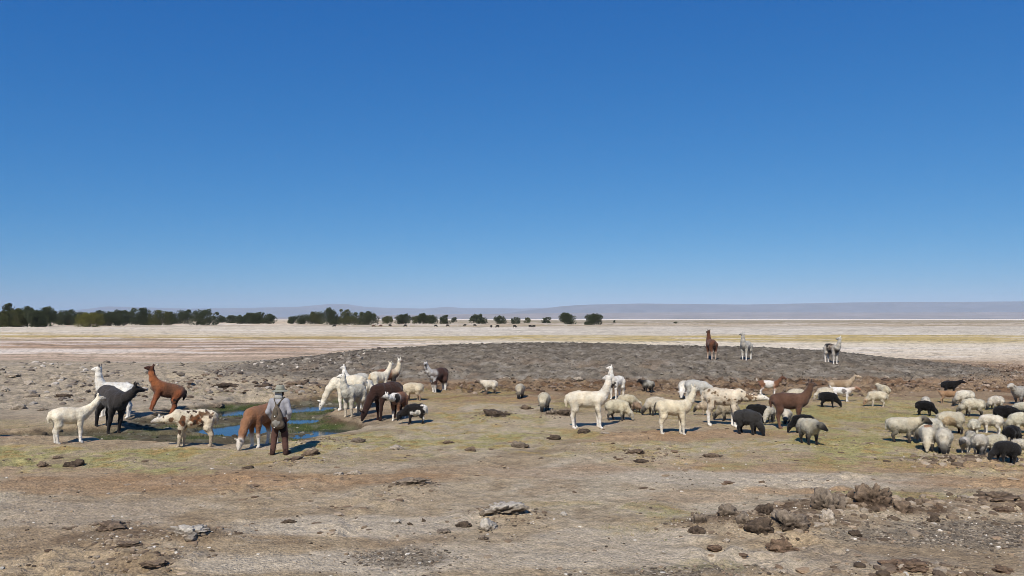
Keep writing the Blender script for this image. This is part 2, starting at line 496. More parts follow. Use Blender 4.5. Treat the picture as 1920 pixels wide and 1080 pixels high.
# ------------------------------------------------------------------ pond water
wm = bpy.data.materials.new('pond_water')
wm.use_nodes = True
n, l = wm.node_tree.nodes, wm.node_tree.links
b = n['Principled BSDF']
b.inputs['Base Color'].default_value = (0.02, 0.03, 0.035, 1)
b.inputs['Roughness'].default_value = 0.05
b.inputs['IOR'].default_value = 1.33
b.inputs['Specular IOR Level'].default_value = 1.0
tc = n.new('ShaderNodeTexCoord')
mp = n.new('ShaderNodeMapping')
mp.inputs['Scale'].default_value = (3.0, 5.0, 1)
t = n.new('ShaderNodeTexNoise')
t.inputs['Scale'].default_value = 2.2
t.inputs['Detail'].default_value = 3
bp = n.new('ShaderNodeBump')
bp.inputs['Strength'].default_value = 0.07
bp.inputs['Distance'].default_value = 0.05
l.new(tc.outputs['Object'], mp.inputs[0]); l.new(mp.outputs[0], t.inputs['Vector']); l.new(t.outputs['Fac'], bp.inputs['Height']); l.new(bp.outputs[0], b.inputs['Normal'])
wv = [(-15.5, 20.6, WATER_Z), (-4.0, 20.6, WATER_Z), (-4.0, 37.5, WATER_Z), (-15.5, 37.5, WATER_Z)]
water = link('pond_water', mesh_np('pond_water', wv, [[0, 1, 2, 3]]), wm)
tag(water, 'blue pond water showing between marsh grass', kind='structure')

# ------------------------------------------------------------------ far mountains
def ridge(name, dist, pts, depth, colour, seed, label, amp):
    px = np.array([p[0] for p in pts], float)
    py = np.array([p[1] for p in pts], float)
    cols = np.linspace(px[0], px[-1], 420)
    top = np.interp(cols, px, py)
    xs = (cols - 960) / F * dist
    hh = (HOR - top) / F * dist + CAMZ
    rows = np.linspace(0, 1, 26)
    V = []
    for r in rows:
        y = dist - depth * (1 - r)
        k = r ** 0.85
        nz = fbm(xs / dist * 38, np.full_like(xs, r * 5.0), seed, 4) - 0.5
        z = hh * k * (1 + amp * nz * (1 - r) * 2.2) - 1.5 * (1 - r)
        V.append(np.stack([xs * (y / dist), np.full_like(xs, y), z], 1))
    V.append(np.stack([xs, np.full_like(xs, dist + depth * 0.5), np.full_like(xs, -1.0)], 1))
    V = np.concatenate(V)
    idx = np.arange(len(V)).reshape(len(rows) + 1, len(cols))
    f = np.stack([idx[:-1, :-1], idx[:-1, 1:], idx[1:, 1:], idx[1:, :-1]], -1).reshape(-1, 4)
    m = material(name, colour, attr=False, fine=((0.0011, 0.2), (0.004, 0.15)), bump=0, rough=1.0, spec=0.0)
    o = link(name, mesh_np(name, V, f), m)
    tag(o, label, kind='structure')
    return o

ridge('mountain_range', 34000, [(-700, 588), (-200, 588), (60, 586), (140, 582), (200, 574.5), (260, 576), (350, 578.5), (450, 577.5), (560, 575), (600, 571.5), (622, 569.5), (650, 570), (682, 575), (720, 577), (800, 578.5), (838, 575), (872, 578), (905, 577.5),
                                (980, 578.5), (1020, 577), (1080, 575), (1200, 574), (1400, 575), (1600, 574), (1920, 573), (2300, 574)], 3500, lin(112, 106, 106), 91,
      'faint blue mountain range far off at the left and centre', 0.5)
ridge('nearer_mountain_range', 25500, [(860, 597), (930, 590), (980, 583), (1020, 578.5), (1050, 574.5), (1080, 572.3), (1110, 571), (1160, 570), (1200, 569), (1300, 570), (1400, 571), (1500, 569), (1600, 567), (1700, 566), (1800, 566), (1920, 565), (2300, 564), (2800, 570)], 3500, lin(112, 106, 106), 93,
      'hazy blue violet mountain range along the right horizon', 0.5)
ridge('foothill', 17500, [(-700, 597.5), (420, 597.0), (620, 594), (740, 590.5), (820, 589.5), (1000, 587.5), (1200, 586), (1400, 585.5), (1650, 586), (1920, 585), (2800, 586)], 4500, lin(150, 137, 128), 95,
      'pale pinkish foothill slope below the far mountains', 0.25)

# ------------------------------------------------------------------ haze
hv = bpy.data.materials.new('haze')
hv.use_nodes = True
n, l = hv.node_tree.nodes, hv.node_tree.links
n.remove(n['Principled BSDF'])
pv = n.new('ShaderNodeVolumePrincipled')
pv.inputs['Color'].default_value = (0.70, 0.83, 1.0, 1)
pv.inputs['Anisotropy'].default_value = -0.25
pv.inputs['Density'].default_value = 3.2e-5
l.new(pv.outputs[0], n['Material Output'].inputs['Volume'])
def box_mesh(name, x0, x1, y0, y1, z0, z1):
    v = [(x, y, z) for z in (z0, z1) for y in (y0, y1) for x in (x0, x1)]
    f = [(0, 2, 3, 1), (4, 5, 7, 6), (0, 1, 5, 4), (2, 6, 7, 3), (0, 4, 6, 2), (1, 3, 7, 5)]
    return mesh_np(name, v, f, smooth_shade=False)
haze = link('haze', box_mesh('haze', -36000, 36000, -36000, 36000, -3.0, 690), hv)
tag(haze, 'thin pale haze over the whole plain', kind='stuff')
# ------------------------------------------------------------------ trees on the plain
TREE_MAT = material('tree_leaf', rough=0.7, spec=0.2, fine=((1.2, 0.3),), bump=0)
BARK_MAT = material('tree_bark', lin(92, 80, 66), attr=False, rough=0.95, fine=((3, 0.3), (12, 0.3)), bump=0.4, bump_scale=8)

def tube(path, radii, sides=8):
    path = [Vector(p) for p in path]
    V, Fc = [], []
    for i, p in enumerate(path):
        t = (path[min(i + 1, len(path) - 1)] - path[max(i - 1, 0)]).normalized()
        ref = Vector((0, 0, 1)) if abs(t.z) < 0.9 else Vector((1, 0, 0))
        a = t.cross(ref).normalized()
        bb = t.cross(a)
        for k in range(sides):
            an = 2 * math.pi * k / sides
            V.append(p + (a * math.cos(an) + bb * math.sin(an)) * radii[i])
    for i in range(len(path) - 1):
        for k in range(sides):
            k2 = (k + 1) % sides
            Fc.append((i * sides + k, i * sides + k2, (i + 1) * sides + k2, (i + 1) * sides + k))
    for e, rev in ((0, True), (len(path) - 1, False)):
        c = len(V)
        V.append(path[e])
        for k in range(sides):
            k2 = (k + 1) % sides
            q = (e * sides + k, e * sides + k2)
            Fc.append((q[1], q[0], c, c) if rev else (q[0], q[1], c, c))
    return [tuple(v) for v in V], Fc

def mesh_py(name, V, Fc, smooth_shade=True):
    me = bpy.data.meshes.new(name)
    me.from_pydata([tuple(v) for v in V], [], [tuple(dict.fromkeys(f)) for f in Fc])
    me.polygons.foreach_set('use_smooth', np.full(len(me.polygons), smooth_shade))
    me.update()
    return me

def tree(px, py, wpx, hpx, tint, label, seed, group):
    rng = np.random.default_rng(seed)
    gx_, gy_ = flat(px, py)
    k = gy_ / F
    W, Hh = wpx * k * (1.30 if px < 520 or 540 < px < 712 else 1.14), hpx * k * 1.03
    D = W * 0.9
    root = link('desert_tree', None, loc=(gx_, gy_, 0))
    tag(root, label, 'tree', group)
    # trunk with limbs, mostly hidden by low foliage
    V, Fc = [], []
    lean = rng.uniform(-0.1, 0.1, 2) * W
    parts = [([(0, 0, -0.3), (lean[0] * 0.4, lean[1] * 0.4, Hh * 0.25), (lean[0], lean[1], Hh * 0.55), (lean[0] * 1.3, lean[1], Hh * 0.85)], [0.05 * Hh, 0.04 * Hh, 0.028 * Hh, 0.008 * Hh])]
    for j in range(6):
        a = rng.uniform(0, 2 * math.pi)
        z0 = Hh * rng.uniform(0.12, 0.5)
        e = (math.cos(a) * W * 0.36, math.sin(a) * D * 0.36, z0 + Hh * rng.uniform(0.15, 0.4))
        parts.append(([(0, 0, z0), (e[0] * 0.5, e[1] * 0.5, z0 + (e[2] - z0) * 0.4), e], [0.024 * Hh, 0.016 * Hh, 0.005 * Hh]))
    for p, r in parts:
        v, f = tube(p, r, 6)
        o = len(V)
        V += v
        Fc += [tuple(i + o for i in q) for q in f]
    link('trunk', mesh_py('trunk', V, Fc), BARK_MAT, root)
    # crown: lobes of leaf sprays reaching almost to the ground
    nl = int(np.clip(10 + W * Hh / 4, 12, 34))
    C, Rr = [], []
    for j in range(nl):
        a = rng.uniform(0, 2 * math.pi)
        rr = math.sqrt(rng.uniform(0, 1))
        zz = rng.uniform(0.10, 0.80)
        env = math.sqrt(max(0.04, 1 - ((zz - 0.30) / 0.66) ** 2))
        C.append((math.cos(a) * rr * W * 0.42 * env, math.sin(a) * rr * D * 0.42 * env, zz * Hh))
        Rr.append((0.16 + 0.10 * rng.random()) * min(W, Hh * 1.3))
    C.append((rng.uniform(-0.15, 0.15) * W, 0, Hh * 0.86)); Rr.append(0.14 * min(W, Hh * 1.2))
    for j in range(5):                              # ragged tops and side sprays
        a = rng.uniform(0, 2 * math.pi)
        zz = rng.uniform(0.55, 0.98)
        rr = rng.uniform(0.2, 0.50) * (1.25 - 0.8 * zz) * 1.3
        C.append((math.cos(a) * rr * W, math.sin(a) * rr * D, zz * Hh)); Rr.append((0.06 + 0.07 * rng.random()) * min(W, Hh * 1.2))
    C, Rr = np.array(C), np.array(Rr)
    n = int(np.clip(W * Hh * 60, 900, 3600))
    li = rng.integers(0, len(C), n)
    dv = rng.normal(size=(n, 3))
    dv /= np.linalg.norm(dv, axis=1)[:, None]
    P = C[li] + dv * (Rr[li] * (0.55 + 0.5 * rng.random(n) ** 0.6))[:, None] * np.array([1, 1, 0.85])
    P = P[(P[:, 2] > 0.0) & (P[:, 2] < 1.08 * Hh)]
    n = len(P)
    s = (0.18 + 0.24 * rng.random(n)) * np.clip(Hh / 6, 0.55, 1.2)
    nrm = dv[:n] * 0.8 + rng.normal(size=(n, 3)) * 0.6
    nrm /= np.linalg.norm(nrm, axis=1)[:, None]
    t1 = np.cross(nrm, rng.normal(size=(n, 3)))
    t1 /= np.linalg.norm(t1, axis=1)[:, None]
    t2 = np.cross(nrm, t1)
    e1, e2 = t1 * s[:, None], t2 * (s * 0.6)[:, None]
    V = np.stack([P - e1, P - e2 + nrm * 0.06, P + e1, P + e2 + nrm * 0.06], 1).reshape(-1, 3)
    Fq = np.arange(4 * n).reshape(n, 4)
    lobe = (0.75 + 0.5 * rng.random(len(C)))[li[:n]]
    cc = tint[None, :] * (lobe * (0.7 + 0.6 * rng.random(n)))[:, None]
    me = mesh_np('crown', V, Fq, np.repeat(cc, 4, axis=0), False)
    link('crown', me, TREE_MAT, root)
    return root

DARK, OLIVE, YELL = lin(60, 66, 44), lin(76, 78, 46), lin(98, 96, 46)
ORD = ['first', 'second', 'third', 'fourth', 'fifth', 'sixth', 'seventh', 'eighth', 'ninth', 'tenth', 'eleventh', 'twelfth', 'thirteenth', 'fourteenth', 'fifteenth']
BELTS = [
    ('far left clump', 'trees of the far left clump', [(4, 613, 26, 28, OLIVE), (20, 612, 25, 43, DARK), (35, 613, 24, 33, OLIVE), (51, 611, 24, 36, DARK), (67, 613, 28, 30, DARK), (86, 612, 30, 36, DARK)]),
    ('long left belt', 'trees of the long left belt', [(107, 608, 18, 19, DARK), (128, 610, 30, 27, DARK), (150, 607, 24, 22, OLIVE), (168, 613, 38, 26, YELL), (184, 606, 26, 24, DARK), (208, 611, 36, 25, DARK), (226, 609, 24, 26, DARK), (243, 607, 18, 22, DARK),
      (264, 610, 36, 30, DARK), (300, 610, 36, 27, OLIVE), (322, 607, 22, 22, DARK), (346, 607, 26, 24, DARK), (382, 610, 46, 28, DARK)]),
    ('small row beside the belt', 'trees of the small row', [(414, 605, 18, 13, DARK), (433, 606, 19, 14, DARK), (452, 607, 18, 16, DARK), (468, 607, 20, 20, DARK), (484, 607, 20, 21, DARK), (504, 607, 22, 18, DARK)]),
    ('tall middle clump', 'trees of the middle clump', [(548, 607, 18, 14, DARK), (572, 608, 27, 18, DARK), (592, 608, 22, 22, OLIVE), (619, 609, 30, 30, DARK), (655, 609, 42, 27, OLIVE), (690, 609, 34, 25, DARK)]),
    ('low row past the middle', 'trees of the low row', [(727, 607, 24, 14, OLIVE), (756, 608, 29, 18, DARK), (780, 607, 18, 14, OLIVE), (793, 607, 18, 19, DARK), (809, 607, 18, 16, DARK)]),
    ('line of single trees', 'scattered single trees', [(834, 607, 17, 15, DARK), (851, 605, 10, 10, DARK), (897, 607, 28, 18, DARK), (937, 607, 19, 15, DARK), (968, 607, 20, 12, DARK), (989, 606, 11, 11, OLIVE), (1026, 606, 19, 11, DARK), (1063, 608, 28, 21, DARK), (1115, 609, 36, 20, DARK), (1152, 605, 4, 5, DARK)]),
]
seed = 100
for where, grp, lst in BELTS:
    tall = max(range(len(lst)), key=lambda i: lst[i][3])
    for i, (px, py, w, h, tint) in enumerate(lst):
        seed += 1
        look = 'yellowish green' if tint is YELL else ('olive green' if tint is OLIVE else 'dark green')
        size = 'tallest ' if i == tall else ('small ' if h < 14 else '')
        tree(px, py, w, h, tint, f'{size}{look} bushy tree, {ORD[i]} from left in the {where}', seed, grp)
# low bush alone on the right of the plain
tree(1267, 606.5, 8, 3.2, DARK, 'low dark bush alone on the plain behind the brown mound llama', 99, None)
# ------------------------------------------------------------------ soft bodies: limbs blended into one skin
def surface_nets(f, org, h):
    s = f < 0
    nx, ny, nz = f.shape
    cs = [s[dx:nx - 1 + dx, dy:ny - 1 + dy, dz:nz - 1 + dz] for dx in (0, 1) for dy in (0, 1) for dz in (0, 1)]
    cnt = sum(c.astype(np.int8) for c in cs)
    act = (cnt > 0) & (cnt < 8)
    I = np.argwhere(act)
    vid = np.full(act.shape, -1, np.int64)
    vid[act] = np.arange(len(I))
    acc = np.zeros((len(I), 3))
    num = np.zeros(len(I))
    corner = [(dx, dy, dz) for dx in (0, 1) for dy in (0, 1) for dz in (0, 1)]
    for a in range(8):
        for bq in range(a + 1, 8):
            ca, cb = np.array(corner[a]), np.array(corner[bq])
            if np.abs(ca - cb).sum() != 1: continue
            fa = f[I[:, 0] + ca[0], I[:, 1] + ca[1], I[:, 2] + ca[2]]
            fb = f[I[:, 0] + cb[0], I[:, 1] + cb[1], I[:, 2] + cb[2]]
            x = (fa < 0) != (fb < 0)
            t = np.where(x, fa / np.where(x, fa - fb, 1), 0)
            acc += np.where(x[:, None], ca + t[:, None] * (cb - ca), 0)
            num += x
    V = org + (I + acc / num[:, None]) * h
    Q = []
    for ax in range(3):
        o1, o2 = [(1, 2), (2, 0), (0, 1)][ax]
        sl0, sl1 = [slice(None)] * 3, [slice(None)] * 3
        sl0[ax], sl1[ax] = slice(0, -1), slice(1, None)
        a, bq = s[tuple(sl0)], s[tuple(sl1)]
        E = np.argwhere(a != bq)
        flip = a[tuple(E.T)]
        e1, e2 = np.zeros(3, int), np.zeros(3, int)
        e1[o1], e2[o2] = 1, 1
        q = np.stack([vid[tuple((E - e1 - e2).T)], vid[tuple((E - e2).T)], vid[tuple(E.T)], vid[tuple((E - e1).T)]], 1)
        q[~flip] = q[~flip][:, ::-1]
        Q.append(q)
    return V, np.concatenate(Q)

def prim_dist(P, p):
    a, b_, ra, rb = p['a'], p['b'], p['ra'], p['rb']
    sy = p['sy']
    q = P - a
    ab = b_ - a
    L = max((ab * ab).sum(), 1e-9)
    t = np.clip((q @ ab) / L, 0, 1)
    r = q - t[..., None] * ab
    if sy != 1: r = r * np.array((1, sy, 1))
    return np.sqrt((r * r).sum(-1)) - (ra + (rb - ra) * t)

class Body:
    def __init__(self): self.p = []
    def cone(self, a, b_, ra, rb, tag_, k=0.05, sy=1.0):
        self.p.append(dict(a=np.array(a, float), b=np.array(b_, float), ra=ra, rb=rb, tag=tag_, k=k, sy=sy))
    def chain(self, pts, rad, tag_, k=0.05, sy=1.0):
        tags = tag_ if isinstance(tag_, (list, tuple)) else [tag_] * (len(pts) - 1)
        for i in range(len(pts) - 1): self.cone(pts[i], pts[i + 1], rad[i], rad[i + 1], tags[i], k, sy)
    def mesh(self, h):
        lo = np.min([np.minimum(p['a'] - p['ra'], p['b'] - p['rb']) for p in self.p], 0) - 3 * h
        hi = np.max([np.maximum(p['a'] + p['ra'], p['b'] + p['rb']) for p in self.p], 0) + 3 * h
        n = np.ceil((hi - lo) / h).astype(int) + 1
        f = np.full(n, 9.0)
        for p in self.p:
            m = p['k'] + 2.5 * h
            b0 = np.minimum(p['a'] - p['ra'], p['b'] - p['rb']) - m
            b1 = np.maximum(p['a'] + p['ra'], p['b'] + p['rb']) + m
            i0 = np.clip(np.floor((b0 - lo) / h).astype(int), 0, n - 1)
            i1 = np.clip(np.ceil((b1 - lo) / h).astype(int) + 1, 1, n)
            ax = [lo[j] + np.arange(i0[j], i1[j]) * h for j in range(3)]
            G = np.stack(np.meshgrid(*ax, indexing='ij'), -1)
            d = prim_dist(G, p)
            sl = tuple(slice(i0[j], i1[j]) for j in range(3))
            c = f[sl]
            k = p['k']
            hh = np.maximum(k - np.abs(c - d), 0) / k
            f[sl] = np.minimum(c, d) - hh * hh * k * 0.25
        return surface_nets(f, lo, h)
    def weights(self, V, soft=0.02):
        tags = sorted({p['tag'] for p in self.p})
        D = {t: np.full(len(V), 9.0) for t in tags}
        for p in self.p: D[p['tag']] = np.minimum(D[p['tag']], prim_dist(V, p) - (0.022 if p['tag'] in ('head', 'muzzle') else 0.0))
        M = np.min(list(D.values()), 0)
        W = {t: np.exp(-(D[t] - M) / soft) for t in tags}
        S = sum(W.values())
        return {t: W[t] / S for t in tags}

def normals(V, Q):
    n = np.cross(V[Q[:, 2]] - V[Q[:, 0]], V[Q[:, 3]] - V[Q[:, 1]])
    N = np.zeros_like(V)
    for k in range(4): np.add.at(N, Q[:, k], n)
    return N / np.maximum(np.linalg.norm(N, axis=1), 1e-9)[:, None]

WOOL_MAT = material('fleece', rough=0.95, spec=0.08, fine=((14, 0.10), (60, 0.10)), bump=0.7, bump_scale=22, bump_dist=0.03, sheen=0.15)
EYE_MAT = material('animal_eye', (0.008, 0.006, 0.005), attr=False, rough=0.15, spec=0.6, fine=(), bump=0)
HORN_MAT = material('goat_horn', lin(92, 78, 62), attr=False, rough=0.6, fine=((30, 0.3),), bump=0.3, bump_scale=60)
def ball_mesh(name, r):
    bm = bmesh.new()
    bmesh.ops.create_icosphere(bm, subdivisions=2, radius=r)
    me = bpy.data.meshes.new(name)
    bm.to_mesh(me)
    bm.free()
    me.polygons.foreach_set('use_smooth', np.ones(len(me.polygons), bool))
    return me
EYE_ME = ball_mesh('eye', 1.0)
EYE_ME.materials.append(EYE_MAT)

def dirv(pitch, yaw):
    p, y = math.radians(pitch), math.radians(yaw)
    return np.array((math.cos(p) * math.cos(y), math.cos(p) * math.sin(y), math.sin(p)))

def head_frame(hp, hy):
    fw = dirv(hp, hy)
    side = np.array((-math.sin(math.radians(hy)), math.cos(math.radians(hy)), 0))
    return fw, side, np.cross(fw, side)

def llama_body(np_, ny, hp, hy, rng, fat=1.0, legwool=1.0, neckr=1.0, step=1.0, lx=0.84, nk=1.0):
    B = Body()
    j = lambda s: rng.uniform(-s, s)
    B.chain([(0.42 * lx, 0, 0.90), (0.08 * lx, 0, 0.885), (-0.24 * lx, 0, 0.91), (-0.44 * lx, 0, 0.93)], [0.205 * fat, 0.240 * fat, 0.232 * fat, 0.195 * fat], 'body', 0.08, 1.12)
    B.cone((-0.44 * lx - 0.17, 0, 0.99), (-0.44 * lx - 0.20, 0, 0.84), 0.05, 0.05, 'tail', 0.05)
    B.cone((-0.44 * lx - 0.20, 0, 0.84), (-0.44 * lx - 0.19, 0, 0.70), 0.05, 0.03, 'tail', 0.04)
    graze = np_ < -20
    nl = 0.265 if graze else 0.190 * nk
    P = np.array((0.42 * lx + 0.08, 0, 0.93 if graze else 0.99))
    B.cone((0.36 * lx, 0, 0.92), P, 0.20 * fat, 0.160 * neckr, 'neck', 0.09)
    r0 = [0.160, 0.125, 0.098, 0.086]
    for i in range(3):
        pit = np_ + (-16, 0, 8)[i] if not graze else np_ + (14, 0, -6)[i]
        yaw = ny * (0.45, 0.8, 1.0)[i]
        Q = P + dirv(pit, yaw) * nl
        B.cone(P, Q, r0[i] * neckr, r0[i + 1] * neckr, 'neck', 0.06)
        P = Q
    fw, side, up = head_frame(hp, hy)
    P = P + up * 0.01
    B.cone(P - fw * 0.01, P + fw * 0.09, 0.083, 0.066, 'head', 0.05)
    B.cone(P + fw * 0.09, P + fw * 0.190 - up * 0.014, 0.058, 0.042, 'muzzle', 0.04)
    for s in (-1, 1):
        b0 = P + up * 0.058 - fw * 0.035 + side * s * 0.048
        m0 = b0 + up * 0.060 + side * s * 0.028 - fw * 0.012
        B.chain([b0, m0, m0 + up * 0.055 - side * s * 0.012 + fw * 0.004], [0.028, 0.025, 0.013], 'ear', 0.015)
    for s in (-1, 1):
        f, a = j(0.06) * step, j(0.02)
        y = 0.125 * s
        x0 = 0.355 * lx
        B.chain([(x0, y, 0.84), (x0 - 0.01 + f * 0.3, y, 0.62), (x0 + f * 0.7, y * 0.95 + a, 0.36), (x0 - 0.005 + f, y * 0.95 + a, 0.09)], [0.115, 0.080 * legwool, 0.050 * legwool, 0.036], ['legu', 'legu', 'legl'], 0.05)
        B.cone((x0 - 0.005 + f, y * 0.95 + a, 0.06), (x0 + 0.045 + f, y * 0.95 + a, 0.035), 0.036, 0.037, 'foot', 0.03)
        f, a = j(0.08) * step, j(0.02)
        x0 = -0.40 * lx
        B.chain([(x0, y, 0.86), (x0 + 0.035 + f * 0.3, y * 1.05, 0.62), (x0 - 0.055 + f * 0.7, y + a, 0.41), (x0 - 0.03 + f, y + a, 0.09)], [0.155, 0.105 * legwool, 0.055 * legwool, 0.038], ['legu', 'legu', 'legl'], 0.05)
        B.cone((x0 - 0.03 + f, y + a, 0.06), (x0 + 0.02 + f, y + a, 0.035), 0.038, 0.039, 'foot', 0.03)
    eyes = [P + fw * 0.070 + up * 0.026 + side * s * 0.062 for s in (-1, 1)]
    return B, eyes, 0.017, 1.125, (P, fw, side, up)

def sheep_body(np_, ny, hp, hy, rng, fat=1.0, legs=1.0, step=1.0, neckr=1.0, legwool=1.0):
    B = Body()
    j = lambda s: rng.uniform(-s, s)
    z = 0.487 * legs
    B.chain([(0.24, 0, z - 0.005), (0.02, 0, z), (-0.26, 0, z + 0.005)], [0.165 * fat, 0.193 * fat, 0.180 * fat], 'body', 0.08, 1.0)
    B.cone((-0.42, 0, z + 0.06), (-0.465, 0, z - 0.13), 0.05, 0.035, 'tail', 0.05)
    P = np.array((0.29, 0, z + (0.07 if np_ > 0 else 0.0)))
    B.cone((0.20, 0, z), P, 0.165 * fat, 0.135 * neckr, 'neck', 0.08)
    for i in range(2):
        Q = P + dirv(np_ + (-6, 6)[i], ny * (0.55, 1.0)[i]) * 0.155
        B.cone(P, Q, (0.135, 0.105)[i] * neckr, (0.105, 0.088)[i] * neckr, 'neck', 0.05)
        P = Q
    fw, side, up = head_frame(hp, hy)
    B.cone(P, P + fw * 0.08, 0.085, 0.070, 'head', 0.04)
    B.cone(P + fw * 0.08, P + fw * 0.195 - up * 0.01, 0.064, 0.042, 'muzzle', 0.035)
    for s in (-1, 1):
        b0 = P + up * 0.035 + side * s * 0.06
        B.cone(b0, b0 + side * s * 0.10 - up * 0.03 - fw * 0.01, 0.026, 0.018, 'ear', 0.015)
    for s in (-1, 1):
        f, a = j(0.06) * step, j(0.015)
        y = 0.10 * s
        B.chain([(0.20, y, z - 0.08), (0.20 + f * 0.3, y, 0.25 * legs), (0.205 + f, y + a, 0.07)], [0.085, 0.042 * legwool, 0.028], ['legu', 'legl'], 0.045)
        B.cone((0.205 + f, y + a, 0.06), (0.235 + f, y + a, 0.03), 0.030, 0.030, 'foot', 0.02)
        f, a = j(0.07) * step, j(0.015)
        B.chain([(-0.26, y * 1.1, z - 0.06), (-0.215 + f * 0.3, y * 1.1, 0.29 * legs), (-0.30 + f * 0.7, y + a, 0.19 * legs), (-0.28 + f, y + a, 0.07)], [0.13, 0.064 * legwool, 0.035, 0.028], ['legu', 'legl', 'legl'], 0.045)
        B.cone((-0.28 + f, y + a, 0.06), (-0.25 + f, y + a, 0.03), 0.030, 0.030, 'foot', 0.02)
    for p in B.p:                                    # stocky build
        for k in ('a', 'b'):
            p[k][0] = p[k][0] * 0.84 if p['tag'] in ('body', 'tail', 'legu', 'legl', 'foot') else p[k][0] - 0.05
    P = P - np.array((0.05, 0, 0))
    eyes = [P + fw * 0.065 + up * 0.028 + side * s * 0.06 for s in (-1, 1)]
    return B, eyes, 0.014, z + 0.200 * fat, (P, fw, side, up)

def goat_body(np_, ny, hp, hy, rng, fat=1.0, step=1.0, **kw):
    B = Body()
    j = lambda s: rng.uniform(-s, s)
    B.chain([(0.30, 0, 0.555), (0.0, 0, 0.54), (-0.32, 0, 0.575)], [0.145 * fat, 0.172 * fat, 0.148 * fat], 'body', 0.07, 1.15)
    B.chain([(-0.44, 0, 0.64), (-0.52, 0, 0.72), (-0.55, 0, 0.80)], [0.035, 0.03, 0.02], 'tail', 0.03)
    P = np.array((0.36, 0, 0.62))
    B.cone((0.28, 0, 0.56), P, 0.14, 0.105, 'neck', 0.06)
    for i in range(2):
        Q = P + dirv(np_ + (-4, 4)[i], ny * (0.5, 1.0)[i]) * 0.165
        B.cone(P, Q, (0.105, 0.082)[i], (0.082, 0.068)[i], 'neck', 0.04)
        P = Q
    fw, side, up = head_frame(hp, hy)
    B.cone(P, P + fw * 0.09, 0.07, 0.056, 'head', 0.04)
    B.cone(P + fw * 0.09, P + fw * 0.205 - up * 0.012, 0.052, 0.034, 'muzzle', 0.03)
    B.cone(P + fw * 0.17 - up * 0.03, P + fw * 0.16 - up * 0.11, 0.022, 0.01, 'muzzle', 0.015)
    for s in (-1, 1):
        b0 = P + up * 0.03 + side * s * 0.05
        B.cone(b0, b0 + side * s * 0.105 - up * 0.045, 0.024, 0.016, 'ear', 0.012)
    for s in (-1, 1):
        y = 0.09 * s
        f, a = j(0.06) * step, j(0.015)
        B.chain([(0.26, y, 0.50), (0.255 + f * 0.3, y, 0.31), (0.26 + f, y + a, 0.07)], [0.075, 0.042, 0.029], ['legu', 'legl'], 0.04)
        B.cone((0.26 + f, y + a, 0.06), (0.285 + f, y + a, 0.03), 0.03, 0.03, 'foot', 0.02)
        f, a = j(0.07) * step, j(0.015)
        B.chain([(-0.32, y * 1.1, 0.53), (-0.27 + f * 0.3, y * 1.1, 0.36), (-0.38 + f * 0.7, y + a, 0.24), (-0.355 + f, y + a, 0.07)], [0.11, 0.06, 0.036, 0.029], ['legu', 'legl', 'legl'], 0.04)
        B.cone((-0.355 + f, y + a, 0.06), (-0.33 + f, y + a, 0.03), 0.03, 0.03, 'foot', 0.02)
    eyes = [P + fw * 0.065 + up * 0.025 + side * s * 0.05 for s in (-1, 1)]
    return B, eyes, 0.013, 0.715, (P, fw, side, up)

# coats: colours of body, neck, head, muzzle, ear, upper leg, lower leg, tail, foot
def coat(body, neck=None, head=None, muzzle=None, ear=None, legu=None, legl=None, tail=None, foot=None, spots=None, marks=(), dirt=0.25):
    neck = neck or body
    head = head or neck
    muzzle = muzzle or head
    legu = legu or body
    legl = legl or legu
    d = dict(body=body, neck=neck, head=head, muzzle=muzzle, ear=ear or head, legu=legu, legl=legl, tail=tail or body, foot=foot or legl)
    return dict(c={k: lin(*v) for k, v in d.items()}, spots=spots, marks=marks, dirt=dirt)

WHITE, CREAM, IVORY = (220, 215, 204), (216, 206, 184), (208, 200, 184)
WOOLY, DULL, GREYW = (196, 189, 173), (178, 172, 156), (166, 163, 155)
BLACK, CHAR, DKGREY = (34, 31, 30), (50, 46, 44), (66, 62, 60)
CHOC, BROWN, RUST, TAN = (60, 42, 36), (98, 71, 55), (108, 74, 55), (158, 128, 96)

ANIMAL_NAMES = {'llama': llama_body, 'sheep': sheep_body, 'goat': goat_body}
EYE_COUNT = [0]

